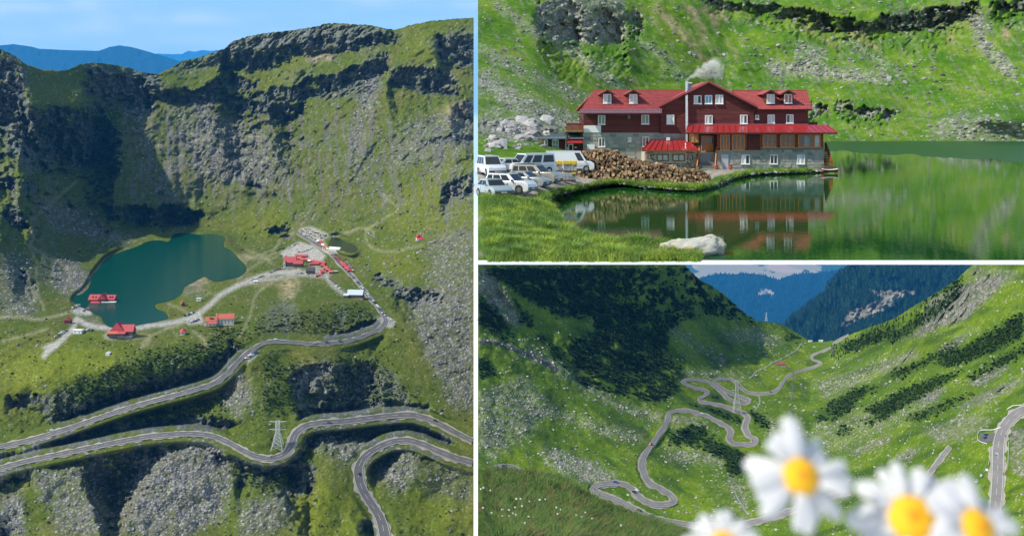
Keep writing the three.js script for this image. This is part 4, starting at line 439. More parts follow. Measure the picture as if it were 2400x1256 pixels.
const M = { white: mat(0.80, 0.80, 0.80, 0.45), siding: mat(0.10, 0.024, 0.022, 0.8), wood: mat(0.10, 0.035, 0.025, 0.75), orange: mat(0.58, 0.20, 0.04, 0.5), redwood: mat(0.24, 0.05, 0.025, 0.7), metalRed: new THREE.MeshPhysicalMaterial({ roughness: 0.28, clearcoat: 0.4, clearcoatRoughness: 0.2 }), tile: mat(0.33, 0.060, 0.060, 0.75), tileDark: mat(0.19, 0.10, 0.13, 0.5), steel: mat(0.62, 0.62, 0.6, 0.25, { metalness: 0.9 }), dark: mat(0.02, 0.02, 0.02, 0.7), mortar: mat(0.34, 0.325, 0.29, 0.95), glass: mat(0.02, 0.024, 0.026, 0.06), curtain: mat(0.55, 0.56, 0.55, 0.5), curtainBlue: mat(0.16, 0.38, 0.52, 0.5), curtainGreen: mat(0.22, 0.30, 0.27, 0.3), curtainRed: mat(0.42, 0.16, 0.13, 0.5), greyMetal: mat(0.30, 0.36, 0.40, 0.35, { metalness: 0.3 }), blueGrey: mat(0.10, 0.17, 0.27, 0.5), concrete: mat(0.33, 0.32, 0.30, 0.9), beam: mat(0.06, 0.02, 0.015, 0.8) };
M.metalRed.color.setRGB(0.33, 0.028, 0.032);
const tileMat = mat(0.33, 0.060, 0.060, 0.75, { vertexColors: true });
const hotelBase = at(1640, 396, DH);
const HT = builder('mountain_chalet', 'large dark red timber chalet with red roofs on a stone base by the lake', 'chalet', hotelBase);
const rh = rng(900);
// siding: overlapping boards of one wall, joined
function siding(pts, dz, pitch = 4.9) { // pts: outline of the wall on the facade survey
  const ys = pts.map(p => p[1]), y0 = Math.min(...ys), y1 = Math.max(...ys), gs = [];
  for (let y = y0; y < y1 - 1; y += pitch) {
    const ym = y + pitch / 2, xs = []; for (let i = 0; i < pts.length; i++) { const a = pts[i], b = pts[(i + 1) % pts.length]; if ((a[1] <= ym) !== (b[1] <= ym)) xs.push(a[0] + (b[0] - a[0]) * (ym - a[1]) / (b[1] - a[1])); } xs.sort((p, q) => p - q);
    for (let k = 0; k + 1 < xs.length; k += 2) { let x = xs[k]; while (x < xs[k + 1] - 0.5) { const e = Math.min(xs[k + 1], x + 60 + 70 * rh()), t = 0.75 + 0.5 * rh(); const g = bx(x, y + 0.35, e - 0.15, Math.min(y1, y + pitch * 0.93), dz - 0.02, dz + 0.035 + 0.02 * rh()); gs.push(tint(g, 0.125 * t, 0.027 * t, 0.026 * t)); x = e; } }
  }
  return mergeGeometries(gs);
}
// main walls
HT.add('wall', polySlab([[1368, 268], [1550, 268], [1550, 312], [1368, 312]], -9, 0), M.siding);
HT.add('siding', siding([[1368, 262], [1550, 262], [1550, 311.5], [1368, 311.5]], 0), vc, HT.g, { kind: 'stuff' });
HT.add('wall', polySlab([[1549, 312], [1549, 248], [1609, 218], [1609, 312]], -9, 0.35), M.siding);
HT.add('siding', siding([[1549, 311.5], [1549, 249], [1609, 219], [1609, 311.5]], 0.35), vc, HT.g, { kind: 'stuff' });
HT.add('wall', polySlab([[1614, 396], [1614, 219], [1662, 196], [1768, 251], [1768, 396]], -10, 0.8), M.siding);
HT.add('siding', siding([[1614, 294], [1614, 220], [1662, 197], [1768, 252], [1768, 294]], 0.8), vc, HT.g, { kind: 'stuff' });
HT.add('wall', polySlab([[1766, 258], [1895, 258], [1895, 396], [1766, 396]], -9, 0.4), M.siding);
HT.add('siding', siding([[1769, 259], [1895, 259], [1895, 294], [1769, 294]], 0.4), vc, HT.g, { kind: 'stuff' });
const stoneWall = HT.add('stone_wall', bx(1367, 311, 1608, 402, -9, 0.05), M.mortar);
// coursed stone blocks
const stoneMats = [[0.32, 0.33, 0.29], [0.25, 0.285, 0.255], [0.20, 0.22, 0.205], [0.40, 0.385, 0.34], [0.28, 0.31, 0.29]].map(c => mat(c[0], c[1], c[2], 0.92));
const blockGeo = (() => { const s = new THREE.Shape([[-0.5, -0.46], [0.47, -0.5], [0.5, 0.45], [-0.46, 0.5]].map(p => new THREE.Vector2(...p))); return new THREE.ExtrudeGeometry(s, { depth: 1, bevelEnabled: false }); })();
const clearOf = (list, x, y, w, h) => list.some(r => x + w > r[0] && x < r[2] && y + h > r[1] && y < r[3]);
function block(parent, geo, px, py, w, h, dz, proud, m, name = 'stone', B = HT.base) { const c = at(px + w / 2, py + h / 2, DH - dz), s = DH / F, o = new THREE.Mesh(geo, m); o.name = name; o.castShadow = o.receiveShadow = true; o.position.set(c.x - B.x, c.y - B.y, -DH + dz - B.z); o.scale.set(w * s, h * s, proud); parent.add(o); }
{ const holes = [[1402, 321, 1420, 346], [1471, 320, 1482, 334], [1504, 318, 1524, 346], [1374, 336, 1396, 351], [1510, 326, 1640, 400]];
  for (let y = 313; y < 392; y += 8.4) { let x = 1367; while (x < 1606) { const w = Math.min(11 + 15 * rh(), 1607 - x); if (w > 3 && !clearOf(holes, x, y, w, 8)) block(stoneWall, blockGeo, x, y, w - 0.7, 7.5, 0.05, 0.04 + 0.09 * rh(), stoneMats[(rh() * 5) | 0]); x += w; } } }
// tiled roofs: wavy courses
function tiles(A, B, C, D2, rows, pitch) { // A,B eave left/right; C,D2 ridge left/right
  const W = Math.max(A.distanceTo(B), C.distanceTo(D2)), nx = Math.round(W / pitch) * 4, P = [], I = [], K = [], n = V3().crossVectors(B.clone().sub(A), C.clone().sub(A)).normalize(); if (n.y < 0) n.negate();
  for (let r = 0; r < rows; r++) for (let e = 0; e < 2; e++) for (let i = 0; i <= nx; i++) { const v = (r + e * 1.04) / rows, u = i / nx, p = A.clone().lerp(B, u).lerp(C.clone().lerp(D2, u), Math.min(1, v)); const h = 0.035 * Math.sin(u * nx / 4 * Math.PI * 2) + (e ? 0 : 0.05) + 0.06; p.addScaledVector(n, h); P.push(p.x, p.y, p.z); const k = 1 + 0.22 * fbm(p.x / 2.2, r * 0.5, p.z, 3) + 0.22 * n3(Math.floor(i / 4) * 3.7, r * 5.3, 1); K.push(k, k * (1 + 0.25 * fbm(p.x, r, 7, 2)), k); }
  for (let r = 0; r < rows; r++) for (let i = 0; i < nx; i++) { const a = (r * 2) * (nx + 1) + i, b = a + nx + 1; I.push(a, a + 1, b + 1, a, b + 1, b); if (r) { const c = a - (nx + 1); I.push(c, c + 1, a + 1, c, a + 1, a); } }
  const g = new THREE.BufferGeometry(); g.setAttribute('position', new THREE.Float32BufferAttribute(P, 3)); g.setAttribute('color', new THREE.Float32BufferAttribute(K, 3)); g.setIndex(I); g.computeVertexNormals(); return g;
}
function quadSlab(A, B, C, D2, t) { const n = V3().crossVectors(B.clone().sub(A), C.clone().sub(A)).normalize(); if (n.y < 0) n.negate(); const q = [A, B, C, D2].map(p => p.clone().addScaledVector(n, -t)), all = [A, B, C, D2, ...q], P = all.flatMap(p => [p.x, p.y, p.z]); const g = new THREE.BufferGeometry(); g.setAttribute('position', new THREE.Float32BufferAttribute(P, 3)); g.setIndex([0, 1, 3, 0, 3, 2, 4, 7, 5, 4, 6, 7, 0, 4, 5, 0, 5, 1, 1, 5, 7, 1, 7, 3, 3, 7, 6, 3, 6, 2, 2, 6, 4, 2, 4, 0]); const f = g.toNonIndexed(); f.computeVertexNormals(); return f; }
function roof(A, B, C, D2, rows, m = M.tile, back = 6) {
  const r = HT.add('roof', quadSlab(A, B, C, D2, 0.16), M.wood); HT.add('roof_tiles', tiles(A, B, C, D2, rows, 0.34), tileMat, r, { kind: 'stuff' });
  const off = V3(0, A.y - C.y, C.z - A.z), E1 = A.clone().add(V3(0, 0, 2 * (C.z - A.z))), E2 = B.clone().add(V3(0, 0, 2 * (C.z - A.z))); HT.add('back_roof', quadSlab(E1, E2, C, D2, 0.16), m);
  HT.add('ridge_cap', bar(C.clone().add(V3(0, 0.1, 0)), D2.clone().add(V3(0, 0.1, 0)), 0.28, 0.2), m, r);
}
const ez = 1.1, rz = -5;
roof(at(1362, 257, DH - ez), at(1552, 257, DH - ez), at(1392, 213, DH - rz), at(1616, 213, DH - rz), 13);
{ const r = HT.add('eave_strip', quadSlab(at(1355, 266, DH - ez - 0.9), at(1551, 266, DH - ez - 0.9), at(1361, 256, DH - ez + 0.1), at(1552, 256, DH - ez + 0.1), 0.08), M.tileDark); HT.add('eave_tiles', tiles(at(1355, 266, DH - ez - 0.9), at(1551, 266, DH - ez - 0.9), at(1361, 256, DH - ez + 0.1), at(1552, 256, DH - ez + 0.1), 2, 0.34), M.tileDark, r, { kind: 'stuff' }); }
roof(at(1766, 257, DH - 1.2), at(1905, 257, DH - 1.2), at(1716, 214, DH - rz), at(1893, 214, DH - rz), 12);
for (const x of [1776, 1794, 1808, 1822, 1836, 1852, 1868, 1884]) HT.add('rafter_end', bx(x, 258, x + 2.4, 262, 0.4, 1.1), M.beam);
for (const [p, q] of [[[1545, 250], [1613, 216]]]) { const A = at(p[0], p[1], DH - 0.9), C = at(q[0], q[1], DH - 0.9), B = A.clone().add(V3(0, 0, -8)), D2 = C.clone().add(V3(0, 0, -8)); const r = HT.add('gable_roof', quadSlab(A, B, C, D2, 0.2), M.wood); HT.add('verge_tile', bar(A.clone().add(V3(0, 0.1, 0)), C.clone().add(V3(0, 0.1, 0)), 0.3, 0.28), M.tile, r); HT.add('gable_tiles', quadSlab(A.clone().add(V3(0, 0.12, 0)), B.clone().add(V3(0, 0.12, 0)), C.clone().add(V3(0, 0.12, 0)), D2.clone().add(V3(0, 0.12, 0)), 0.1), M.tile, r); }
for (const [p, q] of [[[1606, 221], [1662, 193]], [[1777, 252], [1662, 193]]]) { const A = at(p[0], p[1], DH - 1.5), C = at(q[0], q[1], DH - 1.5), B = A.clone().add(V3(0, 0, -10)), D2 = C.clone().add(V3(0, 0, -10)); const r = HT.add('gable_roof', quadSlab(A, B, C, D2, 0.22), M.beam); HT.add('verge_tile', bar(A.clone().add(V3(0, 0.12, 0)), C.clone().add(V3(0, 0.12, 0)), 0.34, 0.26), M.tile, r); HT.add('gable_tiles', quadSlab(A.clone().add(V3(0, 0.14, 0)), B.clone().add(V3(0, 0.14, 0)), C.clone().add(V3(0, 0.14, 0)), D2.clone().add(V3(0, 0.14, 0)), 0.1), M.tile, r); }
for (const [a, b, t] of [[1375, 268, 0], [1400, 268, 0], [1500, 268, 0]]) HT.add('rafter_end', bx(a, 266, a + 2, 270, 0, 1.2), M.beam);
// windows: a frame with its panes
function win(x0, y0, x1, y1, dz, o = {}) {
  const f = o.f ?? 1.7, n = o.n ?? 2, gs = [bx(x0, y0, x1, y0 + f, dz, dz + 0.14), bx(x0, y1 - f, x1, y1, dz, dz + 0.14), bx(x0, y0 + f, x0 + f, y1 - f, dz, dz + 0.14), bx(x1 - f, y0 + f, x1, y1 - f, dz, dz + 0.14)];
  const w = (x1 - x0 - 2 * f) / n; for (let i = 1; i < n; i++) gs.push(bx(x0 + f + w * i - f * 0.5, y0 + f, x0 + f + w * i + f * 0.5, y1 - f, dz, dz + 0.13)); for (const y of o.bars ?? []) gs.push(bx(x0 + f, y - 0.6, x1 - f, y + 0.6, dz, dz + 0.12));
  const fr = HT.add('window', mergeGeometries(gs), o.m ?? M.white); const pm = o.p ?? [M.glass];
  for (let i = 0; i < n; i++) HT.add('pane', bx(x0 + f + w * i, y0 + f, x0 + f + w * (i + 1), y1 - f, dz - 0.02, dz + 0.07), pm[i % pm.length], fr);
  if (!o.m) HT.add('sill', bx(x0 - 1, y1, x1 + 1, y1 + 1.4, dz, dz + 0.24), M.white, fr);
}
const cg = [M.curtainGreen, M.curtain];
win(1402, 270, 1419, 291.5, 0.05, { p: [M.curtainGreen] }); win(1504, 269, 1522, 290.5, 0.05, { p: [M.curtainGreen] }); win(1563, 269, 1581, 290.5, 0.4, { p: [M.white, M.curtain] });
win(1627, 223.5, 1645, 243, 0.85, { p: [M.curtain, M.glass] }); win(1653, 223, 1670, 243, 0.85, { p: [M.curtainBlue] }); win(1678, 222, 1696, 243, 0.85, { p: [M.curtain] });
win(1653.5, 270, 1671, 290.5, 0.85, { p: [M.curtain, M.curtainGreen] }); win(1736, 269, 1753, 290, 0.85, { p: [M.curtain, M.glass] }); win(1771, 269.5, 1780, 279, 0.45, { n: 1, p: [M.curtainGreen], f: 1.3 }); win(1800, 268.5, 1817, 289, 0.45, { p: [M.curtain] }); win(1844, 268, 1861, 289, 0.45, { p: [M.glass, M.curtain] });
win(1403, 323, 1418.5, 344, 0.15, { p: [M.glass] }); win(1472, 321.5, 1480, 332, 0.15, { p: [M.glass, M.white] }); win(1506, 320.5, 1522, 343, 0.15, { p: [M.curtainRed, M.glass] });
win(1470.5, 268.5, 1479, 280, 0.05, { n: 1, f: 1, m: M.wood, p: [M.glass] });
HT.add('sign_board', bx(1368.5, 294, 1409, 310.5, 0.05, 0.16), M.white, HT.g, { label: 'blank white board on the siding' }); HT.add('sign_board', bx(1376, 338.5, 1394, 350, 0.12, 0.22), M.white, HT.g, { label: 'small white board on the stone wall' });
// dormers
for (const [cx, dz, pm, s] of [[1423.5, -0.6, [M.curtain, M.curtainGreen], 1], [1485, -0.6, [M.curtain], 1], [1807.5, -0.2, [M.curtain], 0], [1848.5, -0.2, [M.curtainRed], 0]]) {
  const w = s ? 9.6 : 9.2, d = HT.add('dormer', polySlab([[cx - w - 3, 243], [cx - w - 3, 218], [cx, 212], [cx + w + 3, 218], [cx + w + 3, 243]], dz - 4, dz), M.wood);
  for (const k of [-1, 1]) { const A = at(cx + k * (w + 8.5), 220, DH - dz - 0.7), C = at(cx, 210, DH - dz - 0.7), B = A.clone().add(V3(0, 0, -4.5)), D2 = C.clone().add(V3(0, 0, -4.5)); HT.add('dormer_roof', quadSlab(A, B, C, D2, 0.14), M.tile, d); HT.add('fascia', bar(A.clone().add(V3(0, -0.1, 0.05)), C.clone().add(V3(0, -0.1, 0.05)), 0.1, 0.2), M.beam, d); }
  win(cx - w, 220.5, cx + w, 242, dz + 0.02, { p: pm });
}
// porch roof and veranda
const pe = 4.2;
{ const A = at(1606, 311, DH - pe), B = at(1964, 311, DH - pe), C = at(1614, 292.5, DH - 0.75), D2 = at(1938, 292.5, DH - 0.75); const r = HT.add('porch_roof', quadSlab(A, B, C, D2, 0.14), M.metalRed);
  for (let i = 0; i <= 24; i++) { const u = i / 24, a = A.clone().lerp(B, u), b = C.clone().lerp(D2, u); a.y += 0.06; b.y += 0.06; HT.add('seam', bar(a, b, 0.045, 0.09), M.metalRed, r); }
  HT.add('fascia', bx(1606, 310.5, 1964, 314, pe - 0.15, pe + 0.02), M.beam, r); HT.add('flashing', bx(1614, 290, 1896, 293.5, 0.8, 0.98), M.metalRed, r); }
const vz = 3.0;
HT.add('veranda_wall', bx(1683, 314, 1931, 349, -1, vz), M.siding); HT.add('siding', siding([[1753, 318], [1783, 318], [1783, 353], [1753, 353]], vz + 0.03), vc, HT.g, { kind: 'stuff' }); HT.add('brace', bar(at(1752, 315, DH - vz - 0.12), at(1783, 354, DH - vz - 0.12), 0.12), M.wood);
for (const x of [1684, 1749, 1784, 1823, 1866, 1928]) HT.add('post', bx(x - 2.2, 313, x + 2.2, 349, vz, vz + 0.16), M.redwood);
for (const [x0, x1, n, y1] of [[1688, 1712, 3, 352], [1716, 1747, 3, 352], [1788, 1822, 3, 345.5], [1829, 1865, 3, 345.5], [1871, 1925, 4, 345.5]]) win(x0, 315, x1, y1, vz + 0.02, { m: M.orange, n, f: 2.8, bars: [y1 - 8], p: n === 4 ? [M.glass, M.curtainBlue, M.glass, M.curtain] : [M.glass] });
const baseStone = HT.add('stone_base', mergeGeometries([bx(1682, 353, 1785, 401, -1, vz - 0.15), bx(1785, 347, 1932, 403, -1, vz - 0.15)]), M.mortar); HT.add('ledge', bx(1680, 352, 1786, 354, vz - 0.15, vz + 0.2), M.concrete); HT.add('ledge', bx(1784, 346, 1933, 348, vz - 0.15, vz + 0.2), M.concrete);
const crazy = [0, 1, 2, 3, 4].map(k => { const r = rng(50 + k), n = 5 + (k % 3), s = new THREE.Shape([...Array(n)].map((_, i) => { const a = (i + 0.6 * r()) / n * 6.283, q = 0.5 + 0.1 * r(); return new THREE.Vector2(Math.cos(a) * q * 1.1, Math.sin(a) * q); })); return new THREE.ExtrudeGeometry(s, { depth: 1, bevelEnabled: false }); });
{ const holes = [[1690, 361, 1708, 402], [1738, 361, 1760, 386], [1804, 361, 1826, 386], [1868, 361, 1890, 386]];
  for (let y = 349; y < 398; y += 7.4) for (let x = 1683 + 4 * rh(); x < 1926; x += 8.6) { const px = x + 3 * rh(), py = y + 2.4 * rh(); if (px < 1784 && py < 354) continue; const w = 7 + 3.5 * rh(), h = 5.8 + 2 * rh(); if (px + w > 1931 || clearOf(holes, px, py, w, h)) continue; block(baseStone, crazy[(rh() * 5) | 0], px, py, w, h, vz - 0.15, 0.03 + 0.06 * rh(), stoneMats[[0, 3, 3, 4, 2][(rh() * 5) | 0]]); } }
win(1739, 362.5, 1758.5, 384.5, vz - 0.13, { p: [M.white, M.glass] }); win(1806, 362.5, 1824, 384.5, vz - 0.13, { p: [M.glass] }); win(1869.5, 362.5, 1888, 384.5, vz - 0.13, { p: [M.white, M.curtain] });
const mdoor = HT.add('metal_door', bx(1691, 362, 1708, 398, vz - 0.15, vz - 0.03), mat(0.48, 0.49, 0.52, 0.5), HT.g, { label: 'grey metal door in the stone base' }); HT.add('handle', bx(1694, 379, 1695.5, 382, vz - 0.03, vz + 0.05), M.steel, mdoor); HT.add('notice', bx(1712, 363, 1717, 369, vz - 0.05, vz), M.curtainBlue);
// entrance with steps
HT.add('entry_wall', bx(1614, 314, 1683, 358, 0.8, 1.1), M.wood); const door = HT.add('entrance_door', bx(1654, 318, 1673, 357, 1.1, 1.25), M.orange); HT.add('door_glass', bx(1656, 321, 1663, 337, 1.25, 1.28), M.glass, door); HT.add('door_glass', bx(1665, 321, 1671.5, 337, 1.25, 1.28), M.glass, door); win(1616, 314, 1638, 334, 1.12, { m: M.orange, n: 2, f: 2, p: [mat(0.4, 0.26, 0.1, 0.3)] }); win(1644, 318, 1654, 356, 1.12, { m: M.orange, n: 1, f: 2, bars: [337], p: [M.glass] });
HT.add('landing', bx(1638, 357, 1682, 360, 1, 2.4), M.concrete); HT.add('railing_grid', mergeGeometries([...Array(7)].map((_, i) => bx(1643 + i * 5, 361, 1643.8 + i * 5, 377, 2.3, 2.36)).concat([362, 367, 372, 376.5].map(y => bx(1642, y, 1676, y + 0.8, 2.3, 2.36)))), M.greyMetal);
HT.add('stair_core', bx(1640, 360, 1680, 398, 1.1, 2.2), M.concrete);
for (let i = 0; i < 6; i++) HT.add('step', bx(1641 - i * 1.1, 378 + i * 3.4, 1677 + i * 0.6, 379.6 + i * 3.4, 2.2, 2.6 + i * 0.35), M.concrete); for (let i = 0; i < 6; i++) HT.add('riser', bx(1641 - i * 1.1, 379.6 + i * 3.4, 1677 + i * 0.6, 381.4 + i * 3.4, 2.1, 2.4 + i * 0.35), mat(0.12, 0.10, 0.09, 0.9));
for (const [a, b] of [[[1640, 345], [1634, 391]], [[1680, 345], [1677, 391]]]) { const A = at(a[0], a[1], DH - 2.5), B = at(b[0], b[1], DH - 4.6); HT.add('handrail', bar(A, B, 0.14, 0.2), M.orange); HT.add('handrail', bar(A.clone().add(V3(0, -0.7, 0)), B.clone().add(V3(0, -0.3, 0)), 0.1, 0.14), M.orange); HT.add('rail_post', bar(A, A.clone().add(V3(0, -1.3, 0)), 0.12), M.orange); HT.add('rail_post', bar(B.clone().add(V3(0, 0.2, 0)), B.clone().add(V3(0, -0.6, 0)), 0.12), M.orange); }
// lean-to with pebbled wall
{ const w = HT.add('lean_to_wall', bx(1511, 351, 1634, 400, 0, 3.4), mat(0.55, 0.47, 0.40, 0.95)); const gs = []; for (let y = 355; y < 396; y += 4.3) for (let x = 1512; x < 1631; x += 4.9) { const px = x + 2.5 * rh(), py = y + 1.8 * rh(), k = rh(); if (clearOf([[1537, 359, 1570, 379], [1574, 359, 1608, 379]], px, py, 4, 4)) continue; const c = k < 0.22 ? [0.30, 0.12, 0.06] : k < 0.5 ? [0.10, 0.09, 0.09] : k < 0.75 ? [0.30, 0.27, 0.24] : [0.20, 0.16, 0.14]; const g = crazy[(rh() * 5) | 0].clone(); g.deleteAttribute('uv'); const q = at(px + 2, py + 2, DH - 3.4), s = DH / F; g.scale(4.1 * s, 3.6 * s, 0.05); g.translate(q.x, q.y, -DH + 3.4); gs.push(tint(g, ...c)); } HT.add('pebbles', mergeGeometries(gs), vc, w, { kind: 'stuff' });
  win(1540, 361, 1568, 377.5, 3.42, { m: M.redwood, n: 2, f: 2, p: [M.curtain] }); win(1577, 361, 1606, 377.5, 3.42, { m: M.redwood, n: 2, f: 2, p: [M.curtain] });
  const A = at(1505, 352, DH - 4.4), B = at(1637, 352, DH - 4.4), C = at(1529, 327, DH - 0.4), D2 = at(1612, 327, DH - 0.4), r = HT.add('lean_to_roof', quadSlab(A, B, C, D2, 0.16), M.metalRed); for (let i = 0; i <= 9; i++) { const a = A.clone().lerp(B, i / 9), b = C.clone().lerp(D2, i / 9); a.y += 0.07; b.y += 0.07; HT.add('seam', bar(a, b, 0.05, 0.1), M.metalRed, r); } HT.add('fascia', bx(1505, 351.5, 1637, 355, 4.25, 4.42), M.redwood, r); }
HT.add('vent_box', bx(1563, 322, 1571, 329, 0.05, 1.0), M.white);
// chimneys
{ const a = at(1610, 190, DH - 1.2), b = at(1610, 346, DH - 1.2), L = a.y - b.y, p = HT.add('flue_pipe', new THREE.CylinderGeometry(0.2, 0.2, L, 16).translate(a.x, b.y + L / 2, a.z), M.steel, HT.g, { label: 'tall shiny steel flue pipe' }); for (let i = 0; i < 10; i++) HT.add('pipe_joint', new THREE.CylinderGeometry(0.225, 0.225, 0.1, 16).translate(a.x, b.y + L * (i + 0.5) / 10, a.z), M.steel, p); }
HT.add('chimney', bx(1613.5, 195, 1622, 226, -1.6, -0.6), M.blueGrey); HT.add('chimney_cap', bx(1612.8, 193, 1622.7, 195.5, -1.7, -0.5), M.white);
// side stairs on the right
{ const A = at(1936, 336, DH - 1.0), B = at(1951, 380, DH - 3.8); HT.add('side_handrail', bar(A, B, 0.16, 0.5), M.redwood); HT.add('side_handrail', bar(B, B.clone().add(V3(0, -1.2, 0.2)), 0.2), M.redwood); HT.add('side_post', bar(A, A.clone().add(V3(0, -1.2, 0)), 0.16), M.redwood); for (let i = 0; i < 11; i++) HT.add('side_step', bx(1933, 350 + i * 4.2, 1946 + i * 0.5, 352 + i * 4.2, 0, 1 + i * 0.26), i % 2 ? M.wood : M.redwood); HT.add('side_landing', bx(1932, 390, 1953, 395, 1.6, 4.2), mat(0.1, 0.1, 0.06, 0.9)); HT.add('balcony_rail', bx(1896, 286, 1917, 293, -2, -1.8), M.wood); }
// left terrace deck
{ const d = HT.add('terrace_deck', bx(1327, 306, 1367, 309, -4, 0.6), mat(0.2, 0.18, 0.04, 0.8)); for (let i = 0; i < 15; i++) HT.add('baluster', bx(1327.5 + i * 2.62, 289, 1329.8 + i * 2.62, 305.5, 0.5, 0.58), M.redwood, d); HT.add('deck_rail', bx(1326.5, 288, 1367, 290, 0.45, 0.65), M.redwood, d); HT.add('deck_post', bx(1328, 309, 1332, 345, 0.2, 0.5), M.beam, d); HT.add('deck_post', bx(1352, 309, 1356, 322, -3, -2.7), M.beam, d); HT.add('strut', bar(at(1356, 270, DH), at(1367, 286, DH), 0.1), M.beam, d); }
// smoke
{ const r = rng(77), gs = []; for (let i = 0; i < 90; i++) { const t = Math.pow(i / 90, 0.8), px = lerp(1611, 1682, t) + 14 * t * (r() - 0.5), py = lerp(188, 158, Math.pow(t, 0.7)) + 44 * t * (r() - 0.5), s = (0.16 + 0.62 * t) * (0.55 + 0.7 * r()), v = at(px, py, DH - 1.2 + 2 * t * (r() - 0.5)); const g = mergeVertices(new THREE.IcosahedronGeometry(1, 2).deleteAttribute('uv').deleteAttribute('normal')), p = g.attributes.position; for (let k = 0; k < p.count; k++) { const n = 1 + 0.45 * fbm(p.getX(k) * 1.6 + i, p.getY(k) * 1.6, p.getZ(k) * 1.6, 3); p.setXYZ(k, p.getX(k) * n * s + v.x, p.getY(k) * n * s * 0.8 + v.y, p.getZ(k) * n * s + v.z); } g.computeVertexNormals(); gs.push(g); } const m = new THREE.MeshStandardMaterial({ transparent: true, opacity: 0.05, roughness: 1, depthWrite: false }); m.color.setRGB(0.97, 0.97, 0.97); const o = new THREE.Mesh(mergeGeometries(gs), m); thing(o, 'smoke_plume', 'thin white smoke drifting from the steel flue pipe', 'smoke'); }
// outbuilding on the left
{ const ob = builder('outbuilding', 'low dark red outbuilding with arched white windows and grey metal roof', 'outbuilding', at(1318, 372, DH)), sv = HT.g; const oa = (n, g, m, p = ob.g) => ob.add(n, g, m, p);
  const ow = oa('wall', bx(1272, 322, 1368, 372, -6, -0.6), M.siding); ob.add('siding', siding([[1272, 324], [1368, 324], [1368, 367], [1272, 367]], -0.6), vc, ob.g, { kind: 'stuff' }); oa('plinth', bx(1271, 367, 1368, 380, -6, -0.5), M.mortar);
  const A = at(1259, 323, DH - 0.4), B = at(1369, 323, DH - 0.4), C = at(1330, 309, DH + 4.5), D2 = at(1369, 309, DH + 4.5), r = oa('metal_roof', quadSlab(A, B, C, D2, 0.15), M.greyMetal); for (let i = 0; i <= 12; i++) { const a = A.clone().lerp(B, i / 12), b = C.clone().lerp(D2, i / 12); a.y += 0.06; b.y += 0.06; oa('seam', bar(a, b, 0.05, 0.08), M.greyMetal, r); }
  for (const [x0, x1] of [[1275, 1284.5], [1294, 1309.5], [1325, 1331]]) { const h = (x1 - x0) / 2, cx = (x0 + x1) / 2, pts = [[x0, 360], [x1, 360], [x1, 329]]; for (let k = 1; k < 8; k++) pts.push([cx + h * Math.cos(k / 8 * Math.PI), 329 - 3.6 * Math.sin(k / 8 * Math.PI)]); pts.push([x0, 329]); const w = oa('arched_window', polySlab(pts, -0.6, -0.5), M.white); const n = h > 5 ? 2 : h > 4 ? 2 : 1; for (let i = 0; i < n; i++) for (let j = 0; j < 3; j++) { const ww = (x1 - x0 - 2.4) / n; oa('pane', bx(x0 + 1.2 + i * ww + 0.5, 329 + j * 10.2, x0 + 1.2 + (i + 1) * ww - 0.5, 338 + j * 10.2, -0.5, -0.47), M.curtainGreen, w); } }
  const dr = oa('door', bx(1332, 337, 1344, 368, -0.55, -0.45), M.white); oa('door_glass', bx(1334.5, 340, 1341.5, 352, -0.45, -0.43), M.glass, dr); oa('door_canopy', quadSlab(at(1328, 335, DH - 1.4), at(1366, 335, DH - 1.4), at(1336, 325, DH + 0.4), at(1366, 325, DH + 0.4), 0.1), M.metalRed); oa('notice', bx(1347, 344, 1352, 347, -0.55, -0.45), M.white); oa('plank_door', bx(1354, 337, 1366, 366, -0.55, -0.5), M.wood); }
// pots and boat
for (const [x, l] of [[1680, 'orange pot beside the entrance steps of the chalet'], [1713, 'orange pot right of the grey metal door']]) { const v = at(x, 398, DH - 4.4), b = builder('clay_pot', l, 'pot', v, 'orange pots by the chalet wall'); b.add('pot', new THREE.LatheGeometry([[0, 0], [0.17, 0], [0.24, 0.4], [0.27, 0.42], [0.27, 0.48], [0.2, 0.48]].map(p => new THREE.Vector2(...p)), 14).translate(v.x, v.y, v.z), mat(0.55, 0.12, 0.05, 0.6)); b.add('plant', stoneGeo(5).clone().scale(0.2, 0.24, 0.2).translate(v.x, v.y + 0.6, v.z), mat(0.3, 0.07, 0.03, 0.8)); }
{ const v = at(1946, 404, 141), b = builder('rowing_boat', 'small red and white rowing boat moored below the side stairs', 'boat', v), P = [], I = [], n = 14; for (let i = 0; i <= n; i++) { const t = i / n * 2 - 1, w = 0.42 * Math.pow(Math.max(0, 1 - Math.pow(Math.abs(t), 2.6)), 0.6), y = 0.34 + 0.14 * t * t; for (const [s, yy] of [[-1, y], [-0.6, 0.04], [0.6, 0.04], [1, y]]) P.push(v.x + t * 1.15, v.y + yy, v.z + s * w); } for (let i = 0; i < n; i++) for (let k = 0; k < 3; k++) { const a = i * 4 + k; I.push(a, a + 4, a + 5, a, a + 5, a + 1); } const g = new THREE.BufferGeometry(); g.setAttribute('position', new THREE.Float32BufferAttribute(P, 3)); g.setIndex(I); g.computeVertexNormals(); b.add('hull', g, mat(0.4, 0.05, 0.04, 0.5, { side: THREE.DoubleSide })); for (const s of [-1, 1]) { const pts = []; for (let i = 0; i <= n; i++) { const t = i / n * 2 - 1; pts.push(V3(v.x + t * 1.15, v.y + 0.36 + 0.14 * t * t, v.z + s * 0.42 * Math.pow(Math.max(0, 1 - Math.pow(Math.abs(t), 2.6)), 0.6))); } b.add('gunwale', new THREE.TubeGeometry(new THREE.CatmullRomCurve3(pts), 20, 0.045, 5), M.white); } b.add('thwart', new THREE.BoxGeometry(0.25, 0.05, 0.74).translate(v.x, v.y + 0.27, v.z), M.wood); }

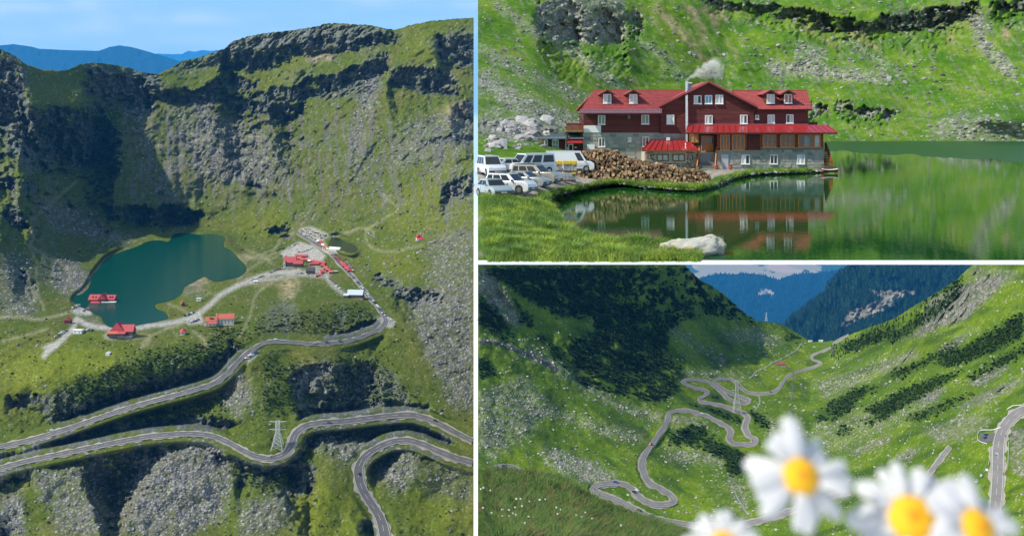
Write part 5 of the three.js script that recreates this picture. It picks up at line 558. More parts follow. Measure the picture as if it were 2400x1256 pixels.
// firewood
{ const DP = 116, v0 = at(1500, 426, DP), b = builder('firewood_pile', 'long heap of split firewood stacked in front of the chalet', 'woodpile', v0), r = rng(61), top = [[1344, 404], [1352, 378], [1366, 360], [1390, 352], [1430, 353], [1452, 363], [1470, 374], [1500, 380], [1545, 386], [1590, 396], [1635, 402], [1656, 412], [1664, 424]], bot = px => interp([[1344, 424], [1440, 426], [1560, 430], [1640, 436], [1664, 436]], px);
  const geos = [0, 1, 2, 3, 4, 5].map(k => { const q = rng(80 + k), n = 4 + k % 3, ring = [...Array(n)].map((_, i) => { const a = (i + 0.5 * q()) / n * 6.283, w = 0.8 + 0.35 * q(); return [Math.cos(a) * w, Math.sin(a) * w]; }), P = [], C = [], push = (p, c) => { P.push(...p); C.push(...c); }; const t = 0.8 + 0.4 * q(), bark = [0.14 * t, 0.075 * t, 0.04 * t], face = k % 3 ? [0.44 * t, 0.30 * t, 0.175 * t] : [0.33 * t, 0.19 * t, 0.10 * t]; for (let i = 0; i < n; i++) { const p = ring[i], o = ring[(i + 1) % n]; const s = i < 2 ? face : bark; push([p[0], p[1], 0.5], s); push([p[0], p[1], -0.5], s); push([o[0], o[1], -0.5], s); push([p[0], p[1], 0.5], s); push([o[0], o[1], -0.5], s); push([o[0], o[1], 0.5], s); push([0, 0, 0.5], face); push([p[0], p[1], 0.5], face); push([o[0], o[1], 0.5], face); } const g = new THREE.BufferGeometry(); g.setAttribute('position', new THREE.Float32BufferAttribute(P, 3)); g.setAttribute('color', new THREE.Float32BufferAttribute(C, 3)); g.computeVertexNormals(); return g; });
  const vcd = new THREE.MeshStandardMaterial({ vertexColors: true, roughness: 0.9, side: THREE.DoubleSide }); let n = 0; const rest = [];
  const slots = []; for (let px = 1346; px < 1662; px += 6.3) for (let py = interp(top, px) + 2; py < bot(px); py += 5.6) slots.push([px + 3 * (r() - 0.5), py + 2.4 * (r() - 0.5), 0]); for (let i = 0; i < 90; i++) { const px = lerp(1352, 1655, r()); slots.push([px, interp(top, px) - 1 + 3 * r(), 1]); }
  for (let i = slots.length - 1; i > 0; i--) { const j = (r() * (i + 1)) | 0;[slots[i], slots[j]] = [slots[j], slots[i]]; }
  const prot = new THREE.Object3D();
  for (const [px, py, lie] of slots) { const hh = (bot(px) - py) * DP / F, d = DP + hh * 0.28 + 0.4 * (r() - 0.5), v = at(px, py, d), s = 0.15 + 0.075 * r(); prot.position.copy(v).sub(v0); prot.rotation.set((r() - 0.5) * 0.5, lie ? 1.2 + r() * 0.8 : (r() - 0.5) * 0.8, r() * 6.28, 'YXZ'); prot.scale.set(s, s, 0.75 + 0.35 * r()); const g = geos[(r() * 6) | 0]; if (n++ < 300) { const o = new THREE.Mesh(g, vcd); o.name = 'log'; o.position.copy(prot.position); o.rotation.copy(prot.rotation); o.scale.copy(prot.scale); o.castShadow = o.receiveShadow = true; b.g.add(o); } else { prot.updateMatrix(); rest.push(g.clone().applyMatrix4(prot.matrix)); } }
  for (let i = 0; i < 700; i++) { const px = lerp(1348, 1658, r()), t = interp(top, px), py = lerp(t + 1, bot(px), Math.pow(r(), 1.3)), hh = (bot(px) - py) * DP / F, v = at(px, py, DP + hh * 0.3 + 0.8 + 1.0 * r()); prot.position.copy(v).sub(v0); prot.rotation.set((r() - 0.5), r() * 3, r() * 6.28); prot.scale.setScalar(0.17); prot.scale.z = 1; prot.updateMatrix(); rest.push(geos[(r() * 6) | 0].clone().applyMatrix4(prot.matrix)); }
  const o = new THREE.Mesh(mergeGeometries(rest), vcd); o.name = 'smaller_logs'; o.userData.kind = 'stuff'; o.castShadow = o.receiveShadow = true; b.g.add(o); }
// pallets of paving blocks under yellow film
{ const r = rng(71), film = new THREE.MeshPhysicalMaterial({ roughness: 0.3 }); film.color.setRGB(0.72, 0.5, 0.02); const bm = [mat(0.34, 0.36, 0.37, 0.9), mat(0.27, 0.29, 0.30, 0.9), mat(0.42, 0.43, 0.43, 0.9)];
  for (const [x, y, d, l, lift] of [[1333, 424, 106, 'lower pallet of grey blocks beside the woodpile', 0], [1336, 402.6, 106.2, 'upper pallet of grey blocks wrapped in yellow, stacked beside the woodpile', 0], [1302, 402, 109, 'pallet of grey blocks wrapped in yellow behind the beige car', 0], [1278, 402, 110, 'pallet of grey blocks nearest the minibus', 0]]) {
    const v = at(x, y, d), b = builder('block_pallet', l, 'pallet', v, 'pallets of grey blocks'); for (let i = 0; i < 4; i++) for (let j = 0; j < 2; j++) for (let k = 0; k < 2; k++) b.add('block', new THREE.BoxGeometry(0.31, 0.36, 0.62).translate(v.x - 0.5 + i * 0.335, v.y + 0.33 + j * 0.375, v.z + (k - 0.5) * 0.66), bm[(r() * 3) | 0]);
    for (let i = 0; i < 3; i++) b.add('pallet_board', new THREE.BoxGeometry(1.4, 0.12, 0.2).translate(v.x, v.y + 0.07, v.z + (i - 1) * 0.55), M.wood); const P = new THREE.BoxGeometry(1.42, 0.3, 1.4, 12, 2, 8), p = P.attributes.position; for (let i = 0; i < p.count; i++) { const yy = p.getY(i); p.setXYZ(i, p.getX(i) * (1 + 0.04 * fbm(i, 1, 2, 2)), yy + 0.08 * n3(p.getX(i) * 3, x, p.getZ(i) * 3) * (yy < 0 ? 1.6 : 1), p.getZ(i)); } P.computeVertexNormals(); if (y < 410) b.add('yellow_film', P.translate(v.x, v.y + 0.96, v.z), film); else b.add('yellow_film', new THREE.BoxGeometry(0.45, 0.2, 0.1).translate(v.x + 0.5, v.y + 0.85, v.z + 0.72), film); } }
// vehicles in the yard
const carPaint = (r, g, b) => { const m = new THREE.MeshPhysicalMaterial({ roughness: 0.32, metalness: 0.15, clearcoat: 0.8, clearcoatRoughness: 0.08 }); m.color.setRGB(r, g, b); return m; };
const carGlass = mat(0.025, 0.032, 0.034, 0.05), rubber = mat(0.018, 0.018, 0.018, 0.85), trimBlack = mat(0.03, 0.03, 0.03, 0.6), rimMetal = mat(0.5, 0.5, 0.5, 0.3, { metalness: 0.8 }), lampGlass = mat(0.55, 0.57, 0.58, 0.1), plateWhite = mat(0.75, 0.75, 0.75, 0.5), tailRed = mat(0.35, 0.02, 0.02, 0.3);
function vehicle(o) { // nose along +x
  const g = new THREE.Group(), { L, W, H, belt, hood, cab, roofX, paint, r: wr } = o, hw = W / 2, add = (n, geo, m, p = g) => { const x = new THREE.Mesh(geo, m); x.name = n; x.castShadow = x.receiveShadow = true; p.add(x); return x; };
  const fx = L / 2, s = new THREE.Shape(), ax = [fx - 0.85, -fx + 0.85], ar = wr + 0.07;
  s.moveTo(-fx, 0.42); s.lineTo(-fx + 0.05, belt * 0.8); s.lineTo(cab[0] - 0.02, belt + 0.02); s.lineTo(cab[1], belt + 0.02); s.lineTo(fx - 0.35, hood); s.lineTo(fx - 0.03, hood - 0.22); s.lineTo(fx, 0.42); s.lineTo(fx - 0.12, 0.26);
  s.lineTo(ax[0] + ar, 0.26); s.absarc(ax[0], wr, ar, -0.15, Math.PI + 0.15, false); s.lineTo(ax[1] + ar, 0.26); s.absarc(ax[1], wr, ar, -0.15, Math.PI + 0.15, false); s.lineTo(-fx + 0.1, 0.26); s.closePath();
  const body = new THREE.ExtrudeGeometry(s, { depth: W - 0.16, bevelEnabled: true, bevelSize: 0.06, bevelThickness: 0.08, bevelSegments: 3, curveSegments: 10 }).translate(0, 0, -hw + 0.08); add('body', toCreasedNormals(body, 0.6), paint);
  add('underside', new THREE.BoxGeometry(L - 0.5, 0.22, W - 0.3).translate(0, 0.36, 0), trimBlack);
  const B0 = [V3(cab[0], belt, 0), V3(cab[1], belt, 0)], T0 = [V3(roofX[0], H - 0.05, 0), V3(roofX[1], H - 0.05, 0)], bw = hw - 0.05, tw = hw - (o.tumble ?? 0.2), c = (v, z) => V3(v.x, v.y, z);
  const sideF = k => [c(B0[0], k * bw), c(B0[1], k * bw), c(T0[0], k * tw), c(T0[1], k * tw)], front = [c(B0[1], -bw), c(B0[1], bw), c(T0[1], -tw), c(T0[1], tw)], rear = [c(B0[0], -bw), c(B0[0], bw), c(T0[0], -tw), c(T0[0], tw)];
  const shell = []; for (const f of [sideF(1), sideF(-1), front, rear]) { const q = new THREE.BufferGeometry(); q.setAttribute('position', new THREE.Float32BufferAttribute([0, 1, 3, 0, 3, 2].flatMap(i => f[i].toArray()), 3)); shell.push(q); } const cs = mergeGeometries(shell); cs.computeVertexNormals(); add('cabin', cs, new THREE.MeshPhysicalMaterial().copy(paint)).material.side = THREE.DoubleSide;
  const rf = new THREE.BoxGeometry(roofX[1] - roofX[0] + 0.06, 0.1, tw * 2 + 0.03, 6, 1, 6), rp = rf.attributes.position; for (let i = 0; i < rp.count; i++) if (rp.getY(i) > 0) { const u = rp.getX(i) / (roofX[1] - roofX[0]) * 2, w = rp.getZ(i) / tw; rp.setY(i, 0.05 + 0.05 * (1 - 0.7 * u * u) * (1 - w * w)); } rf.computeVertexNormals(); add('roof', rf.translate((roofX[0] + roofX[1]) / 2, H - 0.05, 0), paint);
  const glassOn = (f, u0, u1, v0, v1, n) => { const P = (u, v) => f[0].clone().lerp(f[1], u).lerp(f[2].clone().lerp(f[3], u), v), a = P(u0, v0), b = P(u1, v0), d = P(u0, v1), e = P(u1, v1), nn = V3().crossVectors(b.clone().sub(a), d.clone().sub(a)).normalize(), mid = a.clone().add(e).multiplyScalar(0.5).sub(V3((cab[0] + cab[1]) / 2, belt + 0.2, 0)); if (nn.dot(mid) < 0) nn.negate(); const q = quadSlab(...[a, b, d, e].map(p => p.addScaledVector(nn, 0.012)), 0.02); add(n, q, carGlass); };
  for (const k of [1, -1]) for (const [u0, u1] of o.sides) glassOn(sideF(k), u0, u1, 0.08, 0.88, 'side_window'); glassOn(front, 0.05, 0.95, 0.06, 0.94, 'windscreen'); glassOn(rear, 0.08, 0.92, 0.12, 0.9, 'rear_window');
  for (const x of ax) for (const k of [1, -1]) { const w = add('wheel', new THREE.CylinderGeometry(wr, wr, 0.22, 22).rotateX(Math.PI / 2).translate(x, wr, k * (hw - 0.12)), rubber); add('rim', new THREE.CylinderGeometry(wr * 0.62, wr * 0.55, 0.03, 16).rotateX(Math.PI / 2).translate(x, wr, k * (hw + 0.002)), rimMetal, w); for (let i = 0; i < 5; i++) { const a = i / 5 * 6.283; add('spoke_gap', new THREE.CylinderGeometry(wr * 0.13, wr * 0.13, 0.04, 6).rotateX(Math.PI / 2).translate(x + Math.cos(a) * wr * 0.38, wr + Math.sin(a) * wr * 0.38, k * (hw + 0.006)), rubber, w); } }
  for (const k of [1, -1]) { add('headlight', new THREE.BoxGeometry(0.3, 0.17, 0.36).translate(fx - 0.12, hood - 0.26, k * (hw - 0.22)), lampGlass); add('tail_light', new THREE.BoxGeometry(0.08, 0.4, 0.16).translate(-fx + 0.02, belt - 0.2, k * (hw - 0.1)), tailRed); add('mirror', new THREE.BoxGeometry(0.12, 0.14, 0.22).translate(cab[1] - 0.25, belt + 0.1, k * (hw + 0.08)), o.mirror ?? paint); if (o.rails) add('roof_rail', new THREE.BoxGeometry(roofX[1] - roofX[0] - 0.3, 0.05, 0.05).translate((roofX[0] + roofX[1]) / 2, H + 0.06, k * (tw - 0.08)), trimBlack); add('sill', new THREE.BoxGeometry(ax[0] - ax[1] - 2 * ar - 0.05, 0.1, 0.05).translate((ax[0] + ax[1]) / 2, 0.3, k * (hw + 0.005)), trimBlack); for (const x of o.doors ?? []) add('door_seam', new THREE.BoxGeometry(0.014, belt - 0.45, 0.012).translate(x, belt / 2 + 0.22, k * (hw + 0.003)), trimBlack); add('door_handle', new THREE.BoxGeometry(0.16, 0.03, 0.03).translate((cab[0] + cab[1]) / 2 + 0.1, belt - 0.12, k * (hw + 0.012)), paint); }
  add('bumper', new THREE.BoxGeometry(0.16, 0.24, W - 0.12).translate(fx - 0.02, 0.44, 0), o.bumper ?? trimBlack); add('rear_bumper', new THREE.BoxGeometry(0.16, 0.22, W - 0.12).translate(-fx + 0.03, 0.46, 0), o.bumper ?? paint); add('grille', new THREE.BoxGeometry(0.05, 0.2, W * 0.42).translate(fx - 0.02, hood - 0.3, 0), trimBlack); add('number_plate', new THREE.BoxGeometry(0.03, 0.11, 0.5).translate(fx + 0.07, 0.46, 0), plateWhite);
  return g;
}
const suv = { L: 4.35, W: 1.82, H: 1.68, belt: 1.02, hood: 1.0, cab: [-2.08, 0.95], roofX: [-1.85, 0.25], sides: [[0.05, 0.24], [0.28, 0.55], [0.59, 0.86]], r: 0.36, rails: true, doors: [-0.75, 0.2, 1.0] };
const sedan = { L: 4.4, W: 1.76, H: 1.45, belt: 0.9, hood: 0.86, cab: [-1.75, 1.0], roofX: [-1.05, 0.25], sides: [[0.12, 0.42], [0.47, 0.82]], r: 0.32, doors: [-0.6, 0.25, 1.0] };
const van = { L: 5.0, W: 1.92, H: 2.05, belt: 1.12, hood: 1.12, cab: [-2.42, 1.75], roofX: [-2.3, 1.0], sides: [[0.04, 0.36], [0.42, 0.68], [0.73, 0.92]], r: 0.34, doors: [-0.7, 0.6], tumble: 0.12 };
const yard = 'vehicles parked in the chalet yard';
for (const [spec, px, py, yaw, label, cat, extra] of [
  [suv, 1196, 453, -0.5, 'white off-road car with black front bumper parked nearest the grass bank', 'car', { paint: carPaint(0.72, 0.73, 0.74), mirror: trimBlack }],
  [sedan, 1232, 440, -0.5, 'silver saloon parked between the white and the beige off-road cars', 'car', { paint: carPaint(0.30, 0.31, 0.32), bumper: undefined }],
  [{ ...suv, L: 4.7, H: 1.8, belt: 1.1, hood: 1.1, cab: [-2.25, 1.05], roofX: [-2.1, 0.35] }, 1256, 432, -0.5, 'beige silver off-road car with roof rails next to the pallets', 'car', { paint: carPaint(0.34, 0.315, 0.26) }],
  [van, 1243, 409, -2.6, 'white minibus with dark windows behind the beige car', 'minibus', { paint: carPaint(0.76, 0.77, 0.78) }],
  [{ ...suv, H: 1.9 }, 1150, 412, -1.25, 'white off-road car farthest left at the back of the yard', 'car', { paint: carPaint(0.74, 0.75, 0.76) }],
  [sedan, 1182, 406, -2.7, 'small white car behind the silver saloon', 'car', { paint: carPaint(0.70, 0.72, 0.73) }],
  [{ ...sedan, L: 3.9, cab: [-1.7, 0.85] }, 1156, 462, -1.1, 'silver hatchback half hidden behind the grass bank', 'car', { paint: carPaint(0.34, 0.40, 0.41) }],
  [{ ...van, L: 5.6, H: 2.3, sides: [[0.8, 0.95]], cab: [-2.7, 2.0], roofX: [-2.6, 1.3] }, 1334, 402, -0.05, 'long white panel van behind the woodpile', 'van', { paint: carPaint(0.78, 0.79, 0.8) }]]) {
  const v = vehicle({ ...spec, ...extra }), p = at(px, py, distH(px, py)); v.position.copy(p); v.position.y += 0.05; v.rotation.y = yaw; thing(v, cat === 'car' ? 'parked_car' : cat === 'van' ? 'panel_van' : 'minibus', label, cat, yard);
}
// the big lakeside boulder
{ const g = mergeVertices(new THREE.IcosahedronGeometry(1, 14).deleteAttribute('uv').deleteAttribute('normal')), p = g.attributes.position; for (let i = 0; i < p.count; i++) { let x = p.getX(i), y = p.getY(i), z = p.getZ(i); const n = 1 + 0.22 * ridged(x * 0.8 + 4, y * 0.8, z * 0.8, 4) + 0.08 * fbm(x * 4, y * 4, z * 4, 4); y = Math.min(y, 0.72 + 0.12 * x); p.setXYZ(i, x * n * 1.75, Math.max(-0.02, y * n * 1.05 + (x > 0 ? 0.25 * x : 0.05 * x)), z * n * 0.95); } g.computeVertexNormals(); const C = []; for (let i = 0; i < p.count; i++) { const n = fbm(p.getX(i) * 1.4, p.getY(i) * 1.4, p.getZ(i) * 1.4, 4), l = n3(p.getX(i) * 9, p.getY(i) * 9, p.getZ(i) * 9); let c = mix3([0.40, 0.40, 0.37], [0.50, 0.46, 0.28], ss(0, 0.5, n)); c = mix3(c, [0.22, 0.22, 0.2], ss(0.3, 0.8, l) * 0.6); C.push(...c); } g.setAttribute('color', new THREE.Float32BufferAttribute(C, 3)); const o = new THREE.Mesh(g, vc); const v = at(1622, 596, 59.2); o.position.set(v.x, 0.02, v.z); thing(o, 'lakeside_boulder', 'large pale lichen covered boulder at the near lake edge', 'boulder'); }
// ------------------------------------------------------------------ buildings, stalls, cars and pylons of the cirque and the valley
const red = mat(0.42, 0.05, 0.055, 0.7), brick = mat(0.46, 0.10, 0.06, 0.75), darkTimber = mat(0.09, 0.06, 0.05, 0.85), plaster = mat(0.55, 0.5, 0.42, 0.9), wineWall = mat(0.16, 0.05, 0.045, 0.85), blueRoof = mat(0.45, 0.52, 0.6, 0.5), tentWhite = mat(0.72, 0.73, 0.72, 0.8), darkPane = mat(0.02, 0.022, 0.025, 0.2);
function gable(W, H, D, over) { const w = W / 2 + over, s = new THREE.Shape([[-w, 0], [w, 0], [0, H]].map(p => new THREE.Vector2(...p))); return new THREE.ExtrudeGeometry(s, { depth: D + 2 * over, bevelEnabled: false }).translate(0, 0, -D / 2 - over); }
function house(o) { // o: px,py,dist, boxes [[x,z,w,d,h,roofH,roofAxis,roofMat]]
  const d = o.dist(o.px, o.py), p = at(o.px, o.py, d), g = new THREE.Group(); g.position.copy(p); g.rotation.y = o.turn ?? 0;
  const add = (n, geo, m, q = g) => { const x = new THREE.Mesh(geo, m); x.name = n; x.castShadow = x.receiveShadow = true; q.add(x); return x; };
  add('foundation', new THREE.BoxGeometry(o.base?.[0] ?? 10, 6, o.base?.[1] ?? 10).translate(0, -2.9, 0), concrete);
  for (const [x, z, w, dd, h, rh2, axis, rm, wm] of o.boxes) {
    const wall = add('wall', new THREE.BoxGeometry(w, h, dd).translate(x, h / 2, z), wm ?? o.wall);
    if (rh2 > 0) { const rg = axis === 'x' ? gable(dd, rh2, w, 0.8).rotateY(Math.PI / 2) : gable(w, rh2, dd, 0.8); add('roof', rg.translate(x, h, z), rm ?? o.roof); }
    else add('roof', new THREE.BoxGeometry(w + 1.2, 0.7, dd + 1.2).translate(x, h + 0.35, z), rm ?? o.roof);
    const n = Math.max(1, Math.floor(w / 4.5)); if (h > 3.2) for (let i = 0; i < n; i++) for (let k = 0; k < (h > 6.5 ? 2 : 1); k++) add('window', new THREE.BoxGeometry(1.5, 1.5, 0.2).translate(x - w / 2 + (i + 0.5) * w / n, 2 + k * 3.2, z + dd / 2 + 0.06), darkPane, wall);
  }
  for (const [n, geo, m] of o.more ?? []) add(n, geo, m);
  thing(g, o.name, o.label, o.cat ?? 'building', o.group);
}
const box = (w, h, d, x, y, z) => new THREE.BoxGeometry(w, h, d).translate(x, y, z);
house({ px: 240, py: 712, dist: distL, name: 'lakeside_chalet', label: 'dark chalet with red gabled roofs standing in the green lake', wall: wineWall, roof: red, base: [44, 22], boxes: [[-9, 0, 24, 15, 8, 7.5, 'x'], [12, 0, 18, 14, 8, 7, 'x'], [2, 3, 12, 16, 9, 9.5, 'z'], [14, 10, 22, 7, 4.5, 0, 'x', tentWhite, darkTimber], [-8, 10, 14, 6, 4, 2, 'x', red]], more: [0, 1, 2, 3].map(i => ['dormer', gable(2.4, 2, 3, 0.3).translate([-15, -10, 13, 17][i], 11.5, 4), red]) });
house({ px: 284, py: 784, dist: distL, name: 'red_roofed_lodge', label: 'lodge with steep crossed red roofs on the near shore of the lake', wall: darkTimber, roof: red, base: [34, 18], boxes: [[-4, 0, 20, 14, 6, 12, 'z'], [9, 1, 18, 12, 5.5, 9, 'x'], [-9, 10, 14, 7, 4, 3, 'x', brick], [3, 10, 12, 7, 4, 2.5, 'x', red]] });
house({ px: 513, py: 760, dist: distL, name: 'orange_roofed_house', label: 'long pale house with orange tiled roofs above the dark slope', wall: plaster, roof: brick, base: [42, 16], turn: 0.18, boxes: [[9, -2, 24, 13, 9, 6, 'x'], [-11, 3, 16, 13, 7, 5, 'x'], [-9, 10, 12, 6, 4, 2, 'x']], more: [['solar_panel', box(6, 0.3, 3, -11, 11.2, 7).rotateX(0), darkPane], ['chimney', box(1.6, 5, 1.6, -4, 13, 0), plaster]] });
house({ px: 158, py: 758, dist: distL, name: 'red_shed', label: 'small red roofed shed beside the junction left of the lake', wall: wineWall, roof: red, base: [10, 8], boxes: [[0, 0, 9, 7, 5, 4, 'z']] });
house({ px: 182, py: 781, dist: distL, name: 'white_kiosk', label: 'low white flat-roofed kiosk in front of the small red shed', wall: tentWhite, roof: tentWhite, base: [13, 7], boxes: [[0, 0, 13, 7, 4.6, 0, 'x']], turn: -0.1 });
house({ px: 428, py: 784, dist: distL, name: 'round_pavilion', label: 'small pavilion with pointed red roof on the rocky knoll', wall: plaster, roof: red, cat: 'pavilion', base: [7, 7], boxes: [[0, 0, 6, 6, 4, 0, 'x']], more: [['cone_roof', new THREE.ConeGeometry(5.6, 6, 8).translate(0, 7.2, 0), red]] });
house({ px: 428, py: 717, dist: distL, name: 'red_hut', label: 'small tall red hut on the green peninsula', wall: wineWall, roof: brick, cat: 'hut', base: [7, 6], boxes: [[0, 0, 6, 5, 3.5, 5.5, 'z']], turn: 0.4 });
house({ px: 252, py: 832, dist: distL, name: 'white_shrine', label: 'tiny white shrine below the lodge', wall: tentWhite, roof: tentWhite, cat: 'shrine', base: [6, 5], boxes: [[0, 0, 5, 4, 3, 2, 'z']] });
house({ px: 688, py: 625, dist: distL, name: 'market_hall', label: 'big building with bright red roofs beside the gravel car park', wall: darkTimber, roof: red, base: [40, 24], boxes: [[-8, -4, 24, 18, 9, 11, 'x'], [10, 4, 18, 12, 7, 7, 'x'], [-18, -2, 4, 16, 12, 0, 'x', concrete, plaster]] });
house({ px: 706, py: 604, dist: distL, name: 'red_awning_hall', label: 'long low red roofed market hall behind the big red building', wall: wineWall, roof: red, base: [26, 7], boxes: [[0, 0, 26, 7, 3.6, 3.5, 'x']], turn: -0.12 });
house({ px: 736, py: 622, dist: distL, name: 'red_awning_hall', label: 'short red market awning right of the big red building', wall: wineWall, roof: red, base: [18, 6], boxes: [[0, 0, 18, 6, 3.4, 3, 'x']] });
house({ px: 727, py: 642, dist: distL, name: 'dark_log_hut', label: 'dark wooden hut below the red market building', wall: darkTimber, roof: mat(0.06, 0.055, 0.06, 0.8), cat: 'hut', base: [18, 10], boxes: [[0, 0, 16, 10, 6.5, 7, 'x']] });
house({ px: 785, py: 588, dist: distL, name: 'white_market_tent', label: 'long white market tent between road and tarn', wall: tentWhite, roof: tentWhite, cat: 'tent', base: [28, 9], boxes: [[0, 0, 28, 9, 4, 4.5, 'x']], turn: -0.5 });
house({ px: 829, py: 698, dist: distL, name: 'grey_roofed_depot', label: 'pale grey roofed depot above the road bend', wall: darkTimber, roof: blueRoof, base: [34, 14], boxes: [[3, 0, 26, 12, 6, 8, 'x'], [-12, 3, 8, 10, 5, 3, 'x']], turn: -0.12 });
house({ px: 981, py: 563, dist: distL, name: 'white_cottage', label: 'lone white cottage with bright red roof on the right hillside', wall: mat(0.72, 0.71, 0.68, 0.8), roof: mat(0.6, 0.03, 0.03, 0.6), cat: 'cottage', base: [12, 12], boxes: [[0, 0, 10, 9, 6, 7, 'z'], [3, 6, 10, 5, 3.4, 2.4, 'x']], turn: 0.25 });
house({ px: 785, py: 640, dist: distL, name: 'grey_hut', label: 'small grey hut between market and side road', wall: darkTimber, roof: concrete, cat: 'hut', base: [9, 6], boxes: [[0, 0, 9, 6, 3.4, 2, 'x']] });
house({ px: 465, py: 705, dist: distL, name: 'white_van_kiosk', label: 'white kiosk beside the lake road on the peninsula', wall: tentWhite, roof: tentWhite, cat: 'kiosk', base: [7, 5], boxes: [[0, 0, 7, 4, 4, 0, 'x']] });
house({ px: 599, py: 664, dist: distL, name: 'cable_hut', label: 'pale hut at the bend of the gravel lake road', wall: plaster, roof: tentWhite, cat: 'hut', base: [8, 5], boxes: [[0, 0, 7, 5, 4, 1.5, 'x']] });
house({ px: 1831, py: 857, dist: distV1, name: 'red_barn', label: 'long red roofed sheepfold on the bright valley meadow', wall: mat(0.4, 0.28, 0.2, 0.9), roof: mat(0.24, 0.06, 0.06, 0.8), cat: 'barn', base: [20, 8], boxes: [[0, 0, 20, 8, 3, 4, 'x']], turn: -0.1 });
for (const [px, py, l] of [[1900, 802, 'small white hut at the end of the valley meadow'], [1925, 801, 'small white hut nearest the road at the valley mouth']]) house({ px, py, dist: distV1, name: 'valley_hut', label: l, wall: tentWhite, roof: plaster, cat: 'hut', base: [8, 5], boxes: [[0, 0, 8, 5, 3, 1.6, 'x']] });
// market stalls along the road
{ const r = rng(31), rows = [[[744, 567], [768, 586], 7], [[788, 606], [816, 636], 10], [[700, 608], [758, 620], 10], [[755, 625], [775, 640], 4], [[762, 632], [750, 646], 3]], cols = [[red, 'red'], [red, 'red'], [tentWhite, 'white'], [brick, 'orange'], [wineWall, 'dark red']];
  rows.forEach(([a, b, n], k) => { for (let i = 0; i < n; i++) { const t = n > 1 ? i / (n - 1) : 0, px = lerp(a[0], b[0], t) + r() * 2, py = lerp(a[1], b[1], t) + r() * 2, c = cols[k === 1 && i > 3 ? 0 : k === 1 ? 4 : (r() * 4) | 0], d = distL(px, py), p = at(px, py, d), g = new THREE.Group(); g.position.copy(p); g.rotation.y = r() - 0.8; g.scale.setScalar(1.35); const add = (nm, geo, m) => { const o = new THREE.Mesh(geo, m); o.name = nm; g.add(o); }; add('counter', box(5, 2.2, 3.4, 0, 0.6, 0), darkTimber); add('awning', gable(5, 2.2, 6.4, 0.5).rotateY(Math.PI / 2).translate(0, 2.4, 0), c[0]); for (const s of [-1, 1]) add('post', box(0.25, 2.6, 0.25, s * 2.6, 1.3, 2.2), darkTimber); thing(g, 'market_stall', `${c[1]} roofed market stall ${['beside the white tent', 'in the long row along the road', 'behind the red market hall', 'at the junction by the market', 'next to the dark wooden hut'][k]}`, 'stall', `${c[1]} market stalls, row ${k}`); } }); }
// small cars
const carKinds = [['white', [0.75, 0.76, 0.77]], ['white', [0.7, 0.7, 0.7]], ['silver', [0.42, 0.43, 0.45]], ['black', [0.02, 0.022, 0.025]], ['dark blue', [0.03, 0.06, 0.16]], ['red', [0.42, 0.03, 0.03]], ['grey', [0.14, 0.15, 0.16]], ['blue', [0.05, 0.16, 0.42]]];
const carGeos = carKinds.map(([n, c]) => { const s = new THREE.Shape([[-2.2, 0.35], [2.2, 0.35], [2.2, 0.8], [1.2, 0.95], [0.5, 1.45], [-1.5, 1.48], [-2.1, 0.95], [-2.2, 0.8]].map(p => new THREE.Vector2(...p))), body = new THREE.ExtrudeGeometry(s, { depth: 1.7, bevelEnabled: false }).translate(0, 0, -0.85).deleteAttribute('uv'); const parts = [tint(body, ...c)]; const k = (g, q) => { g.deleteAttribute('uv'); parts.push(tint(g.toNonIndexed(), ...q)); }; k(box(1.7, 0.36, 1.74, -0.45, 1.18, 0), [0.02, 0.024, 0.03]); k(box(0.06, 0.42, 1.4, 0.9, 1.22, 0).rotateZ(0), [0.02, 0.024, 0.03]); for (const x of [-1.35, 1.35]) k(new THREE.CylinderGeometry(0.33, 0.33, 1.78, 8).rotateX(Math.PI / 2).translate(x, 0.33, 0), [0.015, 0.015, 0.015]); const g = mergeGeometries(parts); g.computeVertexNormals(); return g; });
const carMat = new THREE.MeshStandardMaterial({ vertexColors: true, roughness: 0.35, metalness: 0.1 });
function miniCar(px, py, dist, yaw, kind, where, group, lift = 1.4, scale = 1.05) { const d = dist(px, py), p = at(px, py, d), o = new THREE.Mesh(carGeos[kind], carMat); o.position.copy(p); o.position.y += lift; o.rotation.y = yaw; o.scale.setScalar(scale); thing(o, 'small_car', `small ${carKinds[kind][0]} car ${where}`, 'car', `${carKinds[kind][0]} cars ${group}`); }
